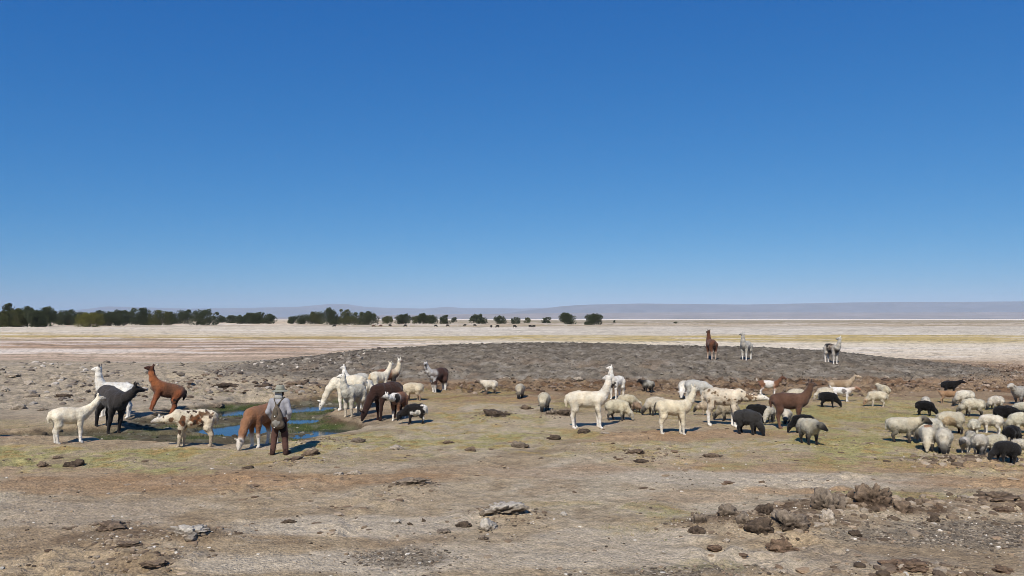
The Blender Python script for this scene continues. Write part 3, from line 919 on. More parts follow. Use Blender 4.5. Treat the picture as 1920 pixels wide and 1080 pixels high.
def animal(kind, px, py, back_px, heading, neck, ny, coat_, label, head=None, group=None, seed=None, fat=1.0, h=None, name=None, cat=None, body_kw=None, wool=None, horns=False, sink=0.0, lock=None):
    """one animal standing where the photograph shows it; back_px: height of its back in the photograph"""
    rng = np.random.default_rng(seed if seed is not None else int(px * 7 + py))
    hp, hy = head if head else ((-8, ny) if neck > 20 else ((-66, ny) if neck < -20 else (-18, ny)))
    B, eyes, er, bh, fr = ANIMAL_NAMES[kind](neck, ny, hp, hy, rng, fat=fat, **(body_kw or {}))
    gx_, gy_ = ground_at(px, py)
    s = back_px * gy_ / F / bh
    th = math.radians(heading) + math.atan((960 - px) / F)      # heading as it looks from the camera's side of the field
    res = h or (0.0185 if gy_ < 30 else 0.024)
    V, Q = B.mesh(res / max(s, 0.6))
    W = B.weights(V)
    N = normals(V, Q)
    wl_ = wool if wool is not None else (0.026 if kind == 'sheep' else (0.018 if kind == 'llama' else 0.006))
    fleece = W['body'] + W['neck'] * 0.8 + W['legu'] * 0.6 + W['tail'] * 0.5
    off = rng.uniform(-50, 50, 3)
    lump = fbm3(V * np.array((9, 9, 6)) + off, 3, 3) - 0.5
    fine = noise3(V * 30 + off, 9) - 0.5
    V = V + N * ((lump * 2 * wl_ + fine * wl_ * 0.6) * fleece)[:, None]
    C = sum(W[t][:, None] * coat_['c'][t] for t in W)
    for m in coat_['marks']:                        # (centre, radius, colour): patches of coat
        cen, rad, cc = m
        d = np.linalg.norm((V - np.array(cen)) / np.array(rad), axis=1) + 1.5 * (fbm3(V * 9 + off, 21, 3) - 0.5)
        C = mixc(C, lin(*cc), smooth(1.10, 0.85, d))
    if coat_['spots']:
        for cc, thr, scl, tags in coat_['spots']:
            n_ = fbm3(V * scl + off, 31, 2)
            tw = sum(W[t] for t in tags if t in W)
            C = mixc(C, lin(*cc), smooth(thr, thr + 0.03, n_) * tw)
    tone = fbm3(V * np.array((5, 5, 4)) + off, 41, 3) - 0.5
    C = C * (1 + 0.65 * tone)[:, None]
    low = fbm3(V * 12 + off, 45, 2)
    C = mixc(C, C * lin(196, 176, 148) * 1.3, np.clip(coat_['dirt'] * smooth(0.4, 0.7, low), 0, 1))
    feet = np.array([(0.28, 0.12), (0.28, -0.12), (-0.32, 0.12), (-0.32, -0.12)]) * s
    fx = gx_ + feet[:, 0] * math.cos(th) - feet[:, 1] * math.sin(th)
    fy = gy_ + feet[:, 0] * math.sin(th) + feet[:, 1] * math.cos(th)
    zz = height(fx, fy)
    gz_ = float(zz.mean() * 0.5 + zz.min() * 0.5) - 0.012 - sink
    nm = name or kind
    root = link(nm, None, loc=(gx_, gy_, gz_), rz=th)
    slope = math.atan2(float(zz[:2].mean() - zz[2:].mean()), 0.60 * s)
    root.rotation_euler = (0, -slope * 0.8, th)
    root.scale = (s, s, s)
    tag(root, label, cat or kind, group)
    link('body', mesh_np('body', V, Q, np.clip(C, 0.004, 1)), WOOL_MAT, root)
    # locks of wool standing off the skin
    nlock = int((3200 if kind == 'sheep' else 3600) * (1.0 if gy_ < 30 else 0.6) * (0.5 if kind == 'goat' else 1.0))
    ll = (lock if lock is not None else {'sheep': 0.026, 'llama': 0.018, 'goat': 0.012}[kind]) / s
    pr = fleece + 0.05 * W['head'] + 0.15 * W['legl']
    vi = rng.choice(len(V), nlock, p=pr / pr.sum())
    Nn = N[vi]
    D = Nn * 0.28 + np.array((-0.15, 0, -0.75)) + rng.normal(size=(nlock, 3)) * 0.33
    D /= np.linalg.norm(D, axis=1)[:, None]
    T = np.cross(D, Nn) + rng.normal(size=(nlock, 3)) * 0.2
    T /= np.linalg.norm(T, axis=1)[:, None]
    L_ = ll * rng.uniform(0.5, 1.3, nlock) * (0.35 + 0.65 * np.clip(fleece[vi], 0, 1))
    p0 = V[vi] + rng.normal(size=(nlock, 3)) * 0.006 + Nn * 0.004
    tip = p0 + D * L_[:, None] + Nn * (L_ * 0.18)[:, None]
    hw = T * (L_ * 0.24)[:, None]
    flip = (np.cross(2 * hw, tip - p0) * Nn).sum(1) < 0
    hw[flip] *= -1
    LV = np.stack([p0 - hw, p0 + hw, tip], 1).reshape(-1, 3)
    LC = np.clip(C[vi] * rng.uniform(0.90, 1.07, nlock)[:, None], 0.004, 1)
    lm = mesh_np('fleece', LV, np.arange(3 * nlock).reshape(-1, 3), np.repeat(LC, 3, axis=0), True)
    Ln = np.repeat(Nn + rng.normal(size=(nlock, 3)) * 0.14, 3, axis=0)
    lm.normals_split_custom_set_from_vertices((Ln / np.linalg.norm(Ln, axis=1)[:, None]).tolist())
    link('fleece', lm, WOOL_MAT, root)
    for e in eyes:
        o = link('eye', EYE_ME, parent=root)
        o.location = tuple(e)
        o.scale = (er, er, er)
    if horns:
        P, fw, side, up = fr
        for sd in (-1, 1):
            b0 = P + up * 0.055 + fw * 0.02 + side * sd * 0.025
            pts = [b0, b0 + up * 0.07 - fw * 0.03 + side * sd * 0.015, b0 + up * 0.12 - fw * 0.09 + side * sd * 0.03, b0 + up * 0.13 - fw * 0.16 + side * sd * 0.045]
            v, f = tube(pts, [0.02, 0.017, 0.012, 0.005], 7)
            link('horn', mesh_py('horn', v, f), HORN_MAT, root)
    return root
# ------------------------------------------------------------------ the llamas
LG = 'llamas round the pond and pasture'
sp_brown = [((124, 82, 56), 0.60, 4.8, ('body', 'neck', 'legu')), ((58, 46, 40), 0.635, 9.0, ('body', 'neck', 'legu', 'head'))]
sp_few = [((120, 98, 76), 0.66, 11.0, ('body', 'neck', 'legu')), ((74, 62, 54), 0.69, 14.0, ('body', 'neck'))]
A = animal
A('llama', 128, 832, 66, 6, 48, 0, coat(CREAM, legl=WHITE, muzzle=(120, 110, 100)), 'small cream young llama facing right at the left of the pond', group=LG, head=(-4, 4))
A('llama', 203, 808, 80, -62, 40, 18, coat(DKGREY, neck=CHAR, head=BLACK, legu=CHAR, legl=BLACK), 'charcoal grey woolly llama behind the cream youngster left of the pond', group=LG, fat=1.1, head=(-6, 75), wool=0.02)
A('llama', 213, 780, 65, 168, 78, 15, coat(WHITE, ear=(70, 60, 56)), 'white llama with raised head partly hidden behind the charcoal llama', group=LG, head=(-4, -12))
A('llama', 299, 775, 61, 184, 56, 0, coat(RUST, neck=(150, 92, 58), head=(66, 44, 36), legu=(128, 76, 50), tail=(44, 34, 30), marks=[((-0.30, 0.0, 0.66), (0.16, 0.3, 0.16), (40, 32, 30))]), 'rusty brown llama with dark face looking left above the pond', group=LG, head=(-4, 6))
A('llama', 362, 838, 67, 181, -12, -6, coat((206, 194, 170), head=(208, 202, 190), legl=(170, 156, 136), legu=(196, 182, 158), muzzle=(150, 140, 132), spots=[((70, 56, 46), 0.64, 9.0, ('body', 'neck', 'legu', 'head')), ((110, 84, 62), 0.66, 6.0, ('body', 'neck'))],
  marks=[((0.02, 0.22, 0.88), (0.20, 0.2, 0.16), (120, 80, 54)), ((0.36, 0.18, 0.86), (0.09, 0.2, 0.16), (116, 78, 54)), ((0.02, -0.22, 0.9), (0.2, 0.2, 0.15), (118, 80, 56))]), 'cream llama with brown and black blotches walking left through marsh grass', group=LG, wool=0.034, fat=1.13, head=(-16, -8), body_kw=dict(legwool=1.25, neckr=1.1, step=1.5, lx=1.0))
A('llama', 492, 836, 76, 226, -62, 6, coat((132, 92, 66), neck=(140, 102, 76), head=WHITE, legu=(126, 88, 64), legl=WHITE, foot=WHITE, muzzle=(190, 180, 166)), 'brown llama with white legs and face drinking beside the person', group=LG)
A('llama', 654, 768, 63, 188, -60, 0, coat(CREAM, legl=WHITE, head=WHITE), 'cream llama with head down to the water at the pond edge', group=LG)
A('llama', 664, 780, 57, 228, 80, -8, coat(DULL, neck=(199, 193, 177), head=WHITE, legu=(192, 184, 167), legl=(184, 173, 153), tail=DULL), 'dull white woolly llama in front of the drinking cream llama, ears up', group=LG, wool=0.028, fat=1.1, head=(-4, -40), body_kw=dict(legwool=1.2))
A('llama', 689, 763, 50, 84, -50, 0, coat(CREAM, legl=WHITE), 'cream llama grazing with its rump to the viewer beside the woolly one', group=LG)
A('llama', 675, 747, 46, 152, 78, 0, coat(GREYW, neck=WHITE, head=WHITE, legl=WHITE, muzzle=(90, 80, 74)), 'pale grey llama with dark muzzle standing behind the cream pond llamas', group=LG, wool=0.022, head=(-5, 40))
A('llama', 709, 742, 45, 42, 62, -8, coat(CREAM, tail=(186, 158, 118), legl=WHITE), 'cream llama standing rump towards viewer with neck stretched to the right', group=LG, head=(4, 6))
A('llama', 727, 736, 44, 12, 74, -14, coat(RUST, neck=(205, 192, 167), head=(212, 205, 192), muzzle=(90, 72, 62), legu=CHAR, legl=CHAR), 'brown bodied llama with long cream neck behind the cream rump', group=LG, head=(-6, -70))
A('llama', 726, 786, 67, 216, -60, 0, coat(CHOC, head=(42, 28, 25), legu=CHOC, legl=(48, 32, 28)), 'dark chocolate llama grazing nose down right of the pond', group=LG, fat=1.08)
A('llama', 748, 786, 51, 244, 12, -10, coat((120, 80, 58), neck=WHITE, head=WHITE, muzzle=(70, 62, 58), legu=(120, 84, 62), legl=WHITE, marks=[((0.42, 0.16, 0.98), (0.16, 0.12, 0.2), BLACK), ((0.40, -0.2, 0.85), (0.14, 0.14, 0.2), BLACK)]), 'brown young llama with white face and black patches beside the chocolate llama', group=LG, head=(-8, -30))
A('llama', 823, 734, 44, 218, 58, 14, coat((60, 42, 38), neck=(205, 201, 195), head=(199, 195, 190), muzzle=BLACK, ear=BLACK, legu=(70, 50, 44), legl=WHITE, foot=WHITE, marks=[((0.42, 0, 0.72), (0.2, 0.3, 0.2), (180, 178, 176))]), 'dark brown llama with white neck and white legs standing alone by red soil', group=LG, wool=0.03, fat=1.1, head=(-8, 48), body_kw=dict(legwool=1.3))
A('llama', 1156, 748, 43, 238, 80, 0, coat(WHITE, neck=WHITE, marks=[((0.45, 0, 0.7), (0.15, 0.3, 0.15), (90, 84, 80))]), 'white llama looking left, standing behind the large white llama', group=LG, head=(-2, -52))
A('llama', 1101, 803, 69, 0, 70, 4, coat((210, 199, 177), neck=(214, 206, 190), head=WHITE, legl=(216, 210, 199)), 'large white llama in the centre pasture with its head turned back left', group=LG, head=(-6, 150), wool=0.016, body_kw=dict(lx=0.96, nk=1.05))
A('llama', 1305, 757, 44, -20, -36, 0, coat(GREYW, head=WHITE, legl=WHITE, neck=(177, 175, 167)), 'grey white woolly llama bending down behind the neck of the cream llama', group=LG, wool=0.026, seed=5)
A('llama', 1261, 814, 64, 7, 66, 4, coat((205, 192, 164), neck=(208, 197, 173), head=(206, 197, 177), legl=(210, 203, 186), tail=(36, 30, 28), marks=[((-0.64, 0, 0.98), (0.09, 0.1, 0.14), (34, 28, 26))]), 'cream llama with a black tail, neck raised, right of the centre', group=LG, head=(-2, 36), body_kw=dict(legwool=1.15))
A('llama', 1355, 799, 70, 0, -4, 0, coat((199, 186, 164), neck=(203, 190, 166), head=(208, 201, 186), legl=WHITE, spots=sp_few), 'cream freckled llama stretching its neck level to the right', group=LG, head=(-8, 0), wool=0.018, body_kw=dict(lx=0.9, nk=1.15))
A('llama', 1481, 803, 66, 3, 64, 4, coat((92, 67, 54), neck=(96, 71, 57), head=(86, 66, 54), legu=(92, 66, 53), legl=(112, 84, 68), ear=CHAR), 'brown llama standing tall among the sheep, facing right', group=LG, head=(-4, 34), body_kw=dict(nk=0.86))
MG = 'llamas standing on the grey mound'
A('llama', 1334, 675, 37, 108, 82, 0, coat((98, 64, 48), neck=(88, 58, 45), head=(78, 54, 44), legl=(186, 167, 149), tail=(46, 34, 30)), 'reddish brown llama on the mound seen from behind', group=MG, head=(-2, 20))
A('llama', 1399, 676, 36, 250, 80, 6, coat((176, 170, 158), neck=(173, 167, 156), head=(199, 193, 182), muzzle=(110, 104, 98), legl=(214, 210, 201), foot=WHITE), 'pale grey llama on the mound facing the viewer', group=MG, wool=0.028, head=(-4, -40))
A('llama', 1558, 681, 36, 312, 78, 0, coat((92, 76, 63), neck=(186, 180, 168), head=(206, 202, 192), muzzle=(120, 112, 104), legu=(180, 172, 160), legl=(212, 208, 200), spots=[((36, 31, 29), 0.50, 6.0, ('body',)), ((150, 138, 122), 0.58, 8.0, ('body',))]), 'mottled dark backed llama with white neck on the right of the mound', group=MG, head=(-4, -120), wool=0.02)
A('llama', -31, 823, 66, 262, 62, 0, coat(BROWN), 'brown llama just outside the left edge, only its shadow in view', group=LG)

# ------------------------------------------------------------------ goats
GG = 'goats among the flock'
A('goat', 1442, 742, 29, 2, 48, 0, coat((206, 199, 190), neck=(108, 74, 56), head=(94, 66, 52), muzzle=(80, 56, 46), legu=(160, 116, 88), legl=(214, 210, 203), tail=(199, 186, 173), marks=[((-0.36, 0, 0.6), (0.17, 0.3, 0.22), (116, 80, 60)), ((0.34, 0, 0.6), (0.13, 0.3, 0.2), (112, 78, 58))], dirt=0.1), 'brown and white goat with raised tail at the foot of the mound', group=GG, horns=True, head=(-14, 0))
A('goat', 1577, 743, 33, 4, 44, 0, coat((146, 124, 99), neck=(164, 146, 122), head=(172, 154, 130), legu=(170, 152, 128), legl=(200, 188, 170), tail=(136, 112, 88), dirt=0.1), 'tan goat with raised head behind the white goat', group=GG, horns=True)
A('goat', 1578, 753, 27, -4, 20, 0, coat((216, 212, 205), neck=(195, 177, 158), head=(146, 106, 80), legl=(216, 212, 205), marks=[((0.12, -0.15, 0.56), (0.10, 0.14, 0.12), (120, 112, 106))], dirt=0.1), 'white goat with brown head standing in front of the tan goat', group=GG)
A('goat', 1780, 756, 24, 2, -28, 0, coat((150, 118, 88), legu=(154, 124, 96), legl=(164, 136, 108), dirt=0.1), 'orange tan kid goat grazing below the black sheep near the mound', group=GG)

# ------------------------------------------------------------------ the sheep
SG = 'sheep of the flock'
BF = dict(head=BLACK, muzzle=BLACK, legl=CHAR, foot=BLACK)
def S(px, py, bh, hd, nk, c, label, **kw): return animal('sheep', px, py, bh, hd, nk, kw.pop('ny', 0), c, label, group=SG, **kw)
W1 = coat(WOOLY, **BF)
S(779, 794, 38, 184, -24, coat(BLACK, legl=BLACK, marks=[((-0.42, 0, 0.50), (0.20, 0.4, 0.35), WHITE), ((-0.02, 0.2, 0.38), (0.20, 0.2, 0.10), WHITE)]), 'black sheep with white rump and belly patch near the chocolate llama', seed=8)
S(774, 751, 34, 172, -42, coat((199, 186, 160), head=(186, 167, 140), legl=(150, 128, 106)), 'cream sheep grazing behind the chocolate llama')
S(918, 738, 26, 181, 18, coat((201, 192, 173), head=(96, 78, 66), muzzle=(70, 58, 52), legl=(90, 76, 66)), 'cream sheep with brown face walking left below the mound')
S(975, 746, 27, 262, -48, coat((182, 173, 153), neck=(180, 168, 146), **BF), 'pale sheep with black face and legs grazing towards the viewer, left of centre')
S(1020, 771, 35, 262, -50, coat((192, 182, 158), **BF), 'cream sheep with black muzzle head down beside the dark soil heap')
S(1158, 788, 39, -14, -50, coat((192, 182, 156), head=(173, 164, 145), legl=DKGREY), 'cream sheep grazing behind the front legs of the large white llama')
S(1176, 770, 31, 14, -30, coat((186, 175, 149), legl=(120, 100, 84)), 'cream sheep right of the white llama, grazing rump left')
S(1194, 773, 20, -62, -18, coat((158, 134, 110), head=(124, 100, 80), legl=(80, 64, 54)), 'small brownish lamb beside the cream sheep in the centre')
S(1214, 737, 23, 212, 16, coat((170, 166, 154), neck=BLACK, head=BLACK, legu=BLACK, legl=BLACK), 'small grey sheep with black head and legs below the mound', seed=3)
S(1283, 746, 33, 258, -44, coat((184, 175, 156), neck=WHITE, head=WHITE, legl=WHITE, legu=WHITE), 'sheep with bright white face and legs behind the cream llama')
S(1229, 779, 35, 205, -46, coat((190, 180, 160), neck=(184, 173, 153), **BF), 'cream sheep with black face behind the rump of the black tailed llama')
S(1325, 780, 27, 182, -26, coat((177, 160, 136), head=BLACK), 'cream sheep with black face behind the freckled llama hind legs')
S(1366, 789, 34, 176, -46, coat((164, 152, 130), **BF), 'dull grey sheep seen under the belly of the freckled llama')
S(1402, 814, 46, -22, -58, coat((56, 54, 52), head=(30, 28, 27), legl=(34, 32, 31)), 'charcoal black sheep grazing in front of the freckled llama', fat=1.02, ny=-10)
S(1420, 792, 34, 6, -40, coat((26, 24, 23)), 'black sheep below the chin of the freckled llama')
S(1442, 792, 31, 252, -40, coat((182, 175, 158), head=DULL, legl=DKGREY), 'whitish sheep between the black sheep and the brown llama')
S(1475, 794, 28, 264, -48, coat((195, 188, 173), **BF), 'white sheep with black face grazing under the brown llama belly')
S(1506, 812, 35, 188, -46, coat((24, 23, 22)), 'black sheep right behind the black headed white sheep')
S(1517, 832, 48, -58, 4, coat((184, 177, 156), neck=(173, 166, 147), head=BLACK, muzzle=(26, 24, 23), legu=(110, 104, 94), legl=BLACK, foot=BLACK), 'white sheep with black head and legs in front of the brown llama', wool=0.026, head=(-26, 24))
S(1494, 757, 28, 178, -30, coat((192, 182, 160)), 'cream sheep seen behind the back of the brown llama')
S(1549, 752, 26, 184, -40, coat((190, 180, 160)), 'cream sheep behind the black sheep with pale rump')
S(1553, 764, 29, -6, -46, coat((26, 24, 23), marks=[((-0.46, -0.08, 0.46), (0.12, 0.16, 0.16), (160, 156, 150))]), 'black sheep with a pale rump patch grazing below the goats')
S(1645, 763, 30, 186, -46, coat((193, 182, 158), head=(170, 140, 110), legl=(192, 182, 164)), 'cream sheep with tan face grazing left of the black sheep on turf')
S(1657, 748, 26, 120, 20, coat((192, 182, 156)), 'cream fluffy sheep standing behind the tan faced grazing sheep')
S(1781, 738, 24, 2, 24, coat((26, 24, 24)), 'black sheep standing with head up at the foot of the mound', seed=4)
S(1810, 761, 30, 214, -44, coat((203, 195, 177), head=(60, 54, 50), muzzle=BLACK, legl=DULL), 'white sheep with dark muzzle grazing beside the orange kid goat')
S(1825, 781, 34, 196, -42, coat((193, 184, 162), **BF), 'cream sheep with black legs just below the dark muzzled sheep')
S(1868, 768, 26, 222, -46, coat((201, 193, 177), **BF), 'white sheep with black face head down on the right slope')
S(1888, 796, 35, 8, -8, coat((24, 22, 22)), 'plump black sheep standing at the right among white ones', fat=1.05)
S(1919, 780, 26, 184, -20, coat((186, 180, 162)), 'white sheep cut by the right edge behind the plump black one')
S(1915, 758, 35, 236, 36, coat((150, 146, 138), neck=(176, 170, 158), head=(177, 171, 160), legl=CHAR), 'grey sheep with raised head at the right edge below the mound')
S(1735, 780, 28, -16, -48, coat((24, 23, 22)), 'black sheep grazing alone left of the right hand flock')
S(1736, 767, 23, 92, -30, coat((206, 199, 184)), 'white sheep rump showing above the lone black grazing sheep')
S(1692, 830, 47, 4, 22, coat((188, 180, 160), neck=(192, 180, 154), head=(60, 54, 50), muzzle=BLACK, legu=(150, 142, 124), legl=(66, 60, 54), foot=BLACK), 'white sheep with black face standing leftmost of the right flock', wool=0.024, head=(-26, -14))
S(1697, 813, 31, 178, -30, coat((26, 24, 23)), 'black sheep almost hidden behind the leftmost white sheep')
S(1712, 822, 24, -34, -42, coat((192, 182, 166), **BF), 'small white sheep grazing right behind the leftmost white sheep')
S(1744, 831, 46, 236, -34, coat((199, 192, 173), **BF), 'white sheep behind the sheep with a reddish back')
S(1741, 845, 47, 266, -52, coat((190, 182, 164), legl=CHAR, foot=BLACK, head=(182, 171, 147), marks=[((-0.02, 0.0, 0.68), (0.34, 0.085, 0.07), (166, 124, 90))]), 'white sheep with a reddish stain along its back, head down', wool=0.024)
S(1770, 849, 47, 270, -52, coat((192, 184, 166), **BF), 'shaggy white sheep grazing head on, next to the reddish stained one', wool=0.03)
S(1783, 814, 43, 204, -44, coat((186, 177, 154), head=(150, 134, 110), legl=(44, 40, 38), foot=BLACK, marks=[((0.1, 0.18, 0.42), (0.2, 0.12, 0.14), (176, 156, 124))]), 'large cream sheep with dark legs grazing behind the shaggy one')
S(1827, 816, 31, 86, -30, coat((193, 188, 169)), 'white sheep facing away beside the white legged sheep')
S(1857, 812, 36, 192, -40, coat((201, 193, 175), legl=(216, 212, 203), foot=WHITE), 'white sheep with long white legs below the plump black sheep', body_kw=dict(legs=1.08))
S(1915, 813, 40, 212, -44, coat((199, 192, 169), **BF), 'white sheep with black face grazing at the right edge')
S(1810, 848, 31, 262, 4, coat((186, 180, 166), neck=(201, 195, 186), head=(30, 27, 26), muzzle=BLACK, ear=BLACK), 'sheep with black striped face looking out of the tight group', head=(-36, -20))
S(1821, 838, 31, 100, -30, coat((177, 171, 156)), 'greyish white sheep behind the black faced one in the tight group')
S(1838, 855, 40, 78, -40, coat((190, 182, 166), legl=DKGREY), 'round white sheep rump nearest in the tight group', fat=1.06)
S(1868, 848, 36, 206, -46, coat((195, 188, 166), **BF), 'white sheep grazing between the round rump and the black front sheep')
S(1898, 832, 34, 62, -40, coat((24, 22, 22)), 'black sheep facing away behind the front black sheep')
S(1885, 867, 42, 214, -48, coat((38, 36, 35), legl=BLACK, marks=[((-0.36, 0, 0.12), (0.12, 0.3, 0.17), (210, 206, 199))]), 'charcoal black sheep with white hind legs nearest of the flock')
S(1915, 856, 31, 200, -40, coat((192, 184, 166), head=CHAR), 'white sheep half cut by the right edge beside the charcoal one')

# ------------------------------------------------------------------ the far herd below the tree line
far_src = {}
for nm, cc in (('dark', (40, 36, 33)), ('pale', (191, 182, 166)), ('brown', (92, 70, 52))):
    Bd = sheep_body(-46, 0, -66, 0, np.random.default_rng(7))[0]
    V, Q = Bd.mesh(0.05)
    far_src[nm] = mesh_np('body', V, Q, np.tile(lin(*cc), (len(V), 1)))
    far_src[nm].materials.append(WOOL_MAT)
FAR = [(627, 613.6, 'dark', 170), (656, 613.6, 'pale', 0), (700, 614, 'brown', 10), (714, 613.4, 'brown', 180), (731, 612.6, 'dark', 0), (760, 613, 'dark', 200), (767, 613.6, 'pale', 90), (817, 613.6, 'dark', 0), (824, 614, 'pale', 160),
       (839, 612.8, 'dark', 0), (858, 612.6, 'pale', 90), (872, 612.2, 'dark', 180), (890, 612.4, 'dark', 0), (921, 614.6, 'dark', 80), (927, 614.6, 'pale', 0), (933, 614.6, 'dark', 190), (965, 614.6, 'dark', 10), (994, 614.6, 'dark', 0), (1001, 614.6, 'dark', 180), (1060, 612.4, 'pale', 0)]
cnt = {}
for px, py, nm, hd in FAR:
    gx_, gy_ = flat(px, py)
    k = cnt[nm] = cnt.get(nm, 0) + 1
    word = (ORD + ['sixteenth'])[k - 1]
    o = link('sheep', far_src[nm], loc=(gx_, gy_, -0.02), rz=math.radians(hd))
    o.scale = (1.6, 1.6, 1.6) if nm != 'pale' else (1.4, 1.4, 1.4)
    tag(o, f'tiny {nm} grazing animal far off below the tree line, {word} {nm} one from left', 'livestock', 'far herd below the trees')
# ------------------------------------------------------------------ the person by the pond, seen from behind
CLOTH = lambda nm, c, sc=60: material(nm, lin(*c), attr=False, rough=0.95, spec=0.1, fine=((9, 0.12), (sc, 0.12)), bump=0.35, bump_scale=24, bump_dist=0.02)
SKIN_MAT = material('skin', rough=0.6, spec=0.3, fine=((20, 0.08),), bump=0)
SHIRT_MAT = CLOTH('grey_shirt_cloth', (152, 150, 153))
TROUSER_MAT = CLOTH('brown_trouser_cloth', (88, 65, 57))
BOOT_MAT = CLOTH('boot_leather', (62, 46, 40))
HAT_MAT = CLOTH('hat_cloth', (140, 139, 125))
FLAP_MAT = CLOTH('neck_flap_cloth', (166, 164, 157))
HAIR_MAT = CLOTH('dark_hair', (24, 20, 18))
SEAT_MAT = CLOTH('dark_seat_cloth', (36, 30, 29))

PX_, PY_ = ground_at(523, 853)
PS = 131 * PY_ / F / 1.80
pz = float(height(PX_, PY_)[0]) - 0.01
person = link('person', None, loc=(PX_, PY_, pz), rz=math.radians(-3))
person.scale = (PS, PS, PS)
tag(person, 'person with wide brimmed hat, grey shirt and brown trousers watching the pond, seen from behind', 'person')

B = Body()
B.chain([(0, 0, 0.92), (0, 0, 1.12), (0, 0.0, 1.34)], [0.125, 0.115, 0.135], 'skin', 0.06)
B.cone((-0.15, 0, 1.385), (0.15, 0, 1.385), 0.055, 0.055, 'skin', 0.06)
B.chain([(0, 0.0, 1.40), (0, 0.015, 1.53)], [0.062, 0.056], 'skin', 0.05)
B.cone((0, 0.005, 1.635), (0, 0.035, 1.60), 0.094, 0.088, 'skin', 0.04)
B.cone((0, 0.05, 1.565), (0, 0.075, 1.535), 0.068, 0.042, 'skin', 0.04)
B.cone((0, 0.118, 1.612), (0, 0.138, 1.578), 0.009, 0.016, 'skin', 0.012)
B.cone((-0.022, 0.112, 1.535), (0.022, 0.112, 1.535), 0.010, 0.010, 'lip', 0.008)
for s in (-1, 1):
    B.cone((0.088 * s, 0.02, 1.615), (0.094 * s, 0.012, 1.565), 0.020, 0.014, 'skin', 0.012)
    B.chain([(0.185 * s, 0, 1.375), (0.268 * s, -0.045, 1.10), (0.205 * s, 0.09, 0.90)], [0.058, 0.046, 0.030], 'skin', 0.03)
    w = np.array((0.205 * s, 0.09, 0.90))
    pd = np.array((-0.62 * s, 0.62, -0.48)); pd /= np.linalg.norm(pd)
    sd = np.array((0.0, 0.6, 0.8)); sd -= pd * (sd @ pd); sd /= np.linalg.norm(sd)
    nn = np.cross(pd, sd) * s
    palm = w + pd * 0.085
    B.cone(w, palm, 0.028, 0.026, 'skin', 0.02)
    for q, (o_, ln) in enumerate(((0.032, 0.070), (0.011, 0.080), (-0.011, 0.074), (-0.031, 0.058))):
        k0 = w + pd * 0.075 + sd * o_
        k1 = k0 + pd * ln * 0.45
        k2 = k1 + (pd * 0.65 - nn * 0.6) * ln * 0.35
        k3 = k2 + (pd * 0.25 - nn * 0.9) * ln * 0.28
        B.cone(w + pd * 0.03 + sd * o_ * 0.6, k0, 0.016, 0.0125, 'skin', 0.01)
        B.chain([k0, k1, k2, k3], [0.0115, 0.010, 0.0095, 0.008], 'skin', 0.003)
    t0 = w + pd * 0.03 + sd * 0.028
    B.chain([t0, t0 + pd * 0.03 + sd * 0.025 - nn * 0.01, t0 + pd * 0.062 + sd * 0.028 - nn * 0.022], [0.016, 0.012, 0.0095], 'skin', 0.006)
    B.chain([(0.09 * s, 0, 0.90), (0.125 * s, 0.025 + 0.035 * (s > 0), 0.50), (0.165 * s, -0.01 + 0.05 * (s > 0), 0.10)], [0.105, 0.066, 0.046], 'skin', 0.04)
    B.cone((0.165 * s, -0.02 + 0.05 * (s > 0), 0.05), (0.19 * s, 0.14 + 0.05 * (s > 0), 0.035), 0.042, 0.035, 'skin', 0.03)
V, Q = B.mesh(0.009)
W = B.weights(V, 0.008)
C = W['skin'][:, None] * lin(150, 104, 78) + W['lip'][:, None] * lin(136, 80, 70)
link('body', mesh_np('body', V, Q, C), SKIN_MAT, person)
for s in (-1, 1):
    o = link('eye', EYE_ME, parent=person)
    o.location = (0.034 * s, 0.108, 1.622)
    o.scale = (0.012,) * 3

def garment(name, fill, mat, parent, h=0.012, fold=0.012, fr=14, seed=1):
    B = Body()
    fill(B)
    V, Q = B.mesh(h)
    N = normals(V, Q)
    n = fbm3(V * np.array((fr, fr, fr * 0.55)) + 3.3, seed, 3) - 0.5
    V = V + N * (n * 2 * fold)[:, None]
    return link(name, mesh_np(name, V, Q), mat, parent)

def f_shirt(B):
    for s in (-1, 1):
        B.chain([(0.075 * s, 0, 0.93), (0.07 * s, 0, 1.10), (0.095 * s, -0.005, 1.32)], [0.104, 0.096, 0.104], 't', 0.08)
    B.chain([(0, -0.012, 0.93), (0, -0.012, 1.12), (0, -0.014, 1.36)], [0.128, 0.122, 0.128], 't', 0.07)
    B.cone((-0.165, 0, 1.375), (0.165, 0, 1.375), 0.078, 0.078, 't', 0.07)
    B.cone((0, 0.005, 1.40), (0, 0.012, 1.475), 0.095, 0.075, 't', 0.04)
    for s in (-1, 1):
        B.chain([(0.20 * s, -0.005, 1.365), (0.280 * s, -0.05, 1.10), (0.215 * s, 0.075, 0.915)], [0.074, 0.060, 0.045], 't', 0.035)
garment('shirt', f_shirt, SHIRT_MAT, person, seed=2)
def f_trousers(B):
    B.cone((-0.065, 0, 0.93), (0.065, 0, 0.93), 0.122, 0.122, 't', 0.06)
    for s in (-1, 1):
        B.chain([(0.085 * s, 0, 0.88), (0.125 * s, 0.022 + 0.035 * (s > 0), 0.50), (0.16 * s, -0.005 + 0.05 * (s > 0), 0.11)], [0.112, 0.082, 0.070], 't', 0.03)
tr = garment('trousers', f_trousers, TROUSER_MAT, person, fold=0.010, fr=13, seed=5)
def f_seat(B):
    B.cone((-0.03, -0.055, 0.80), (0.10, -0.05, 0.80), 0.078, 0.085, 't', 0.05)
    B.cone((0.085, -0.045, 0.78), (0.10, -0.025, 0.66), 0.092, 0.088, 't', 0.05)
garment('seat_patch', f_seat, SEAT_MAT, tr, h=0.010, fold=0.004)
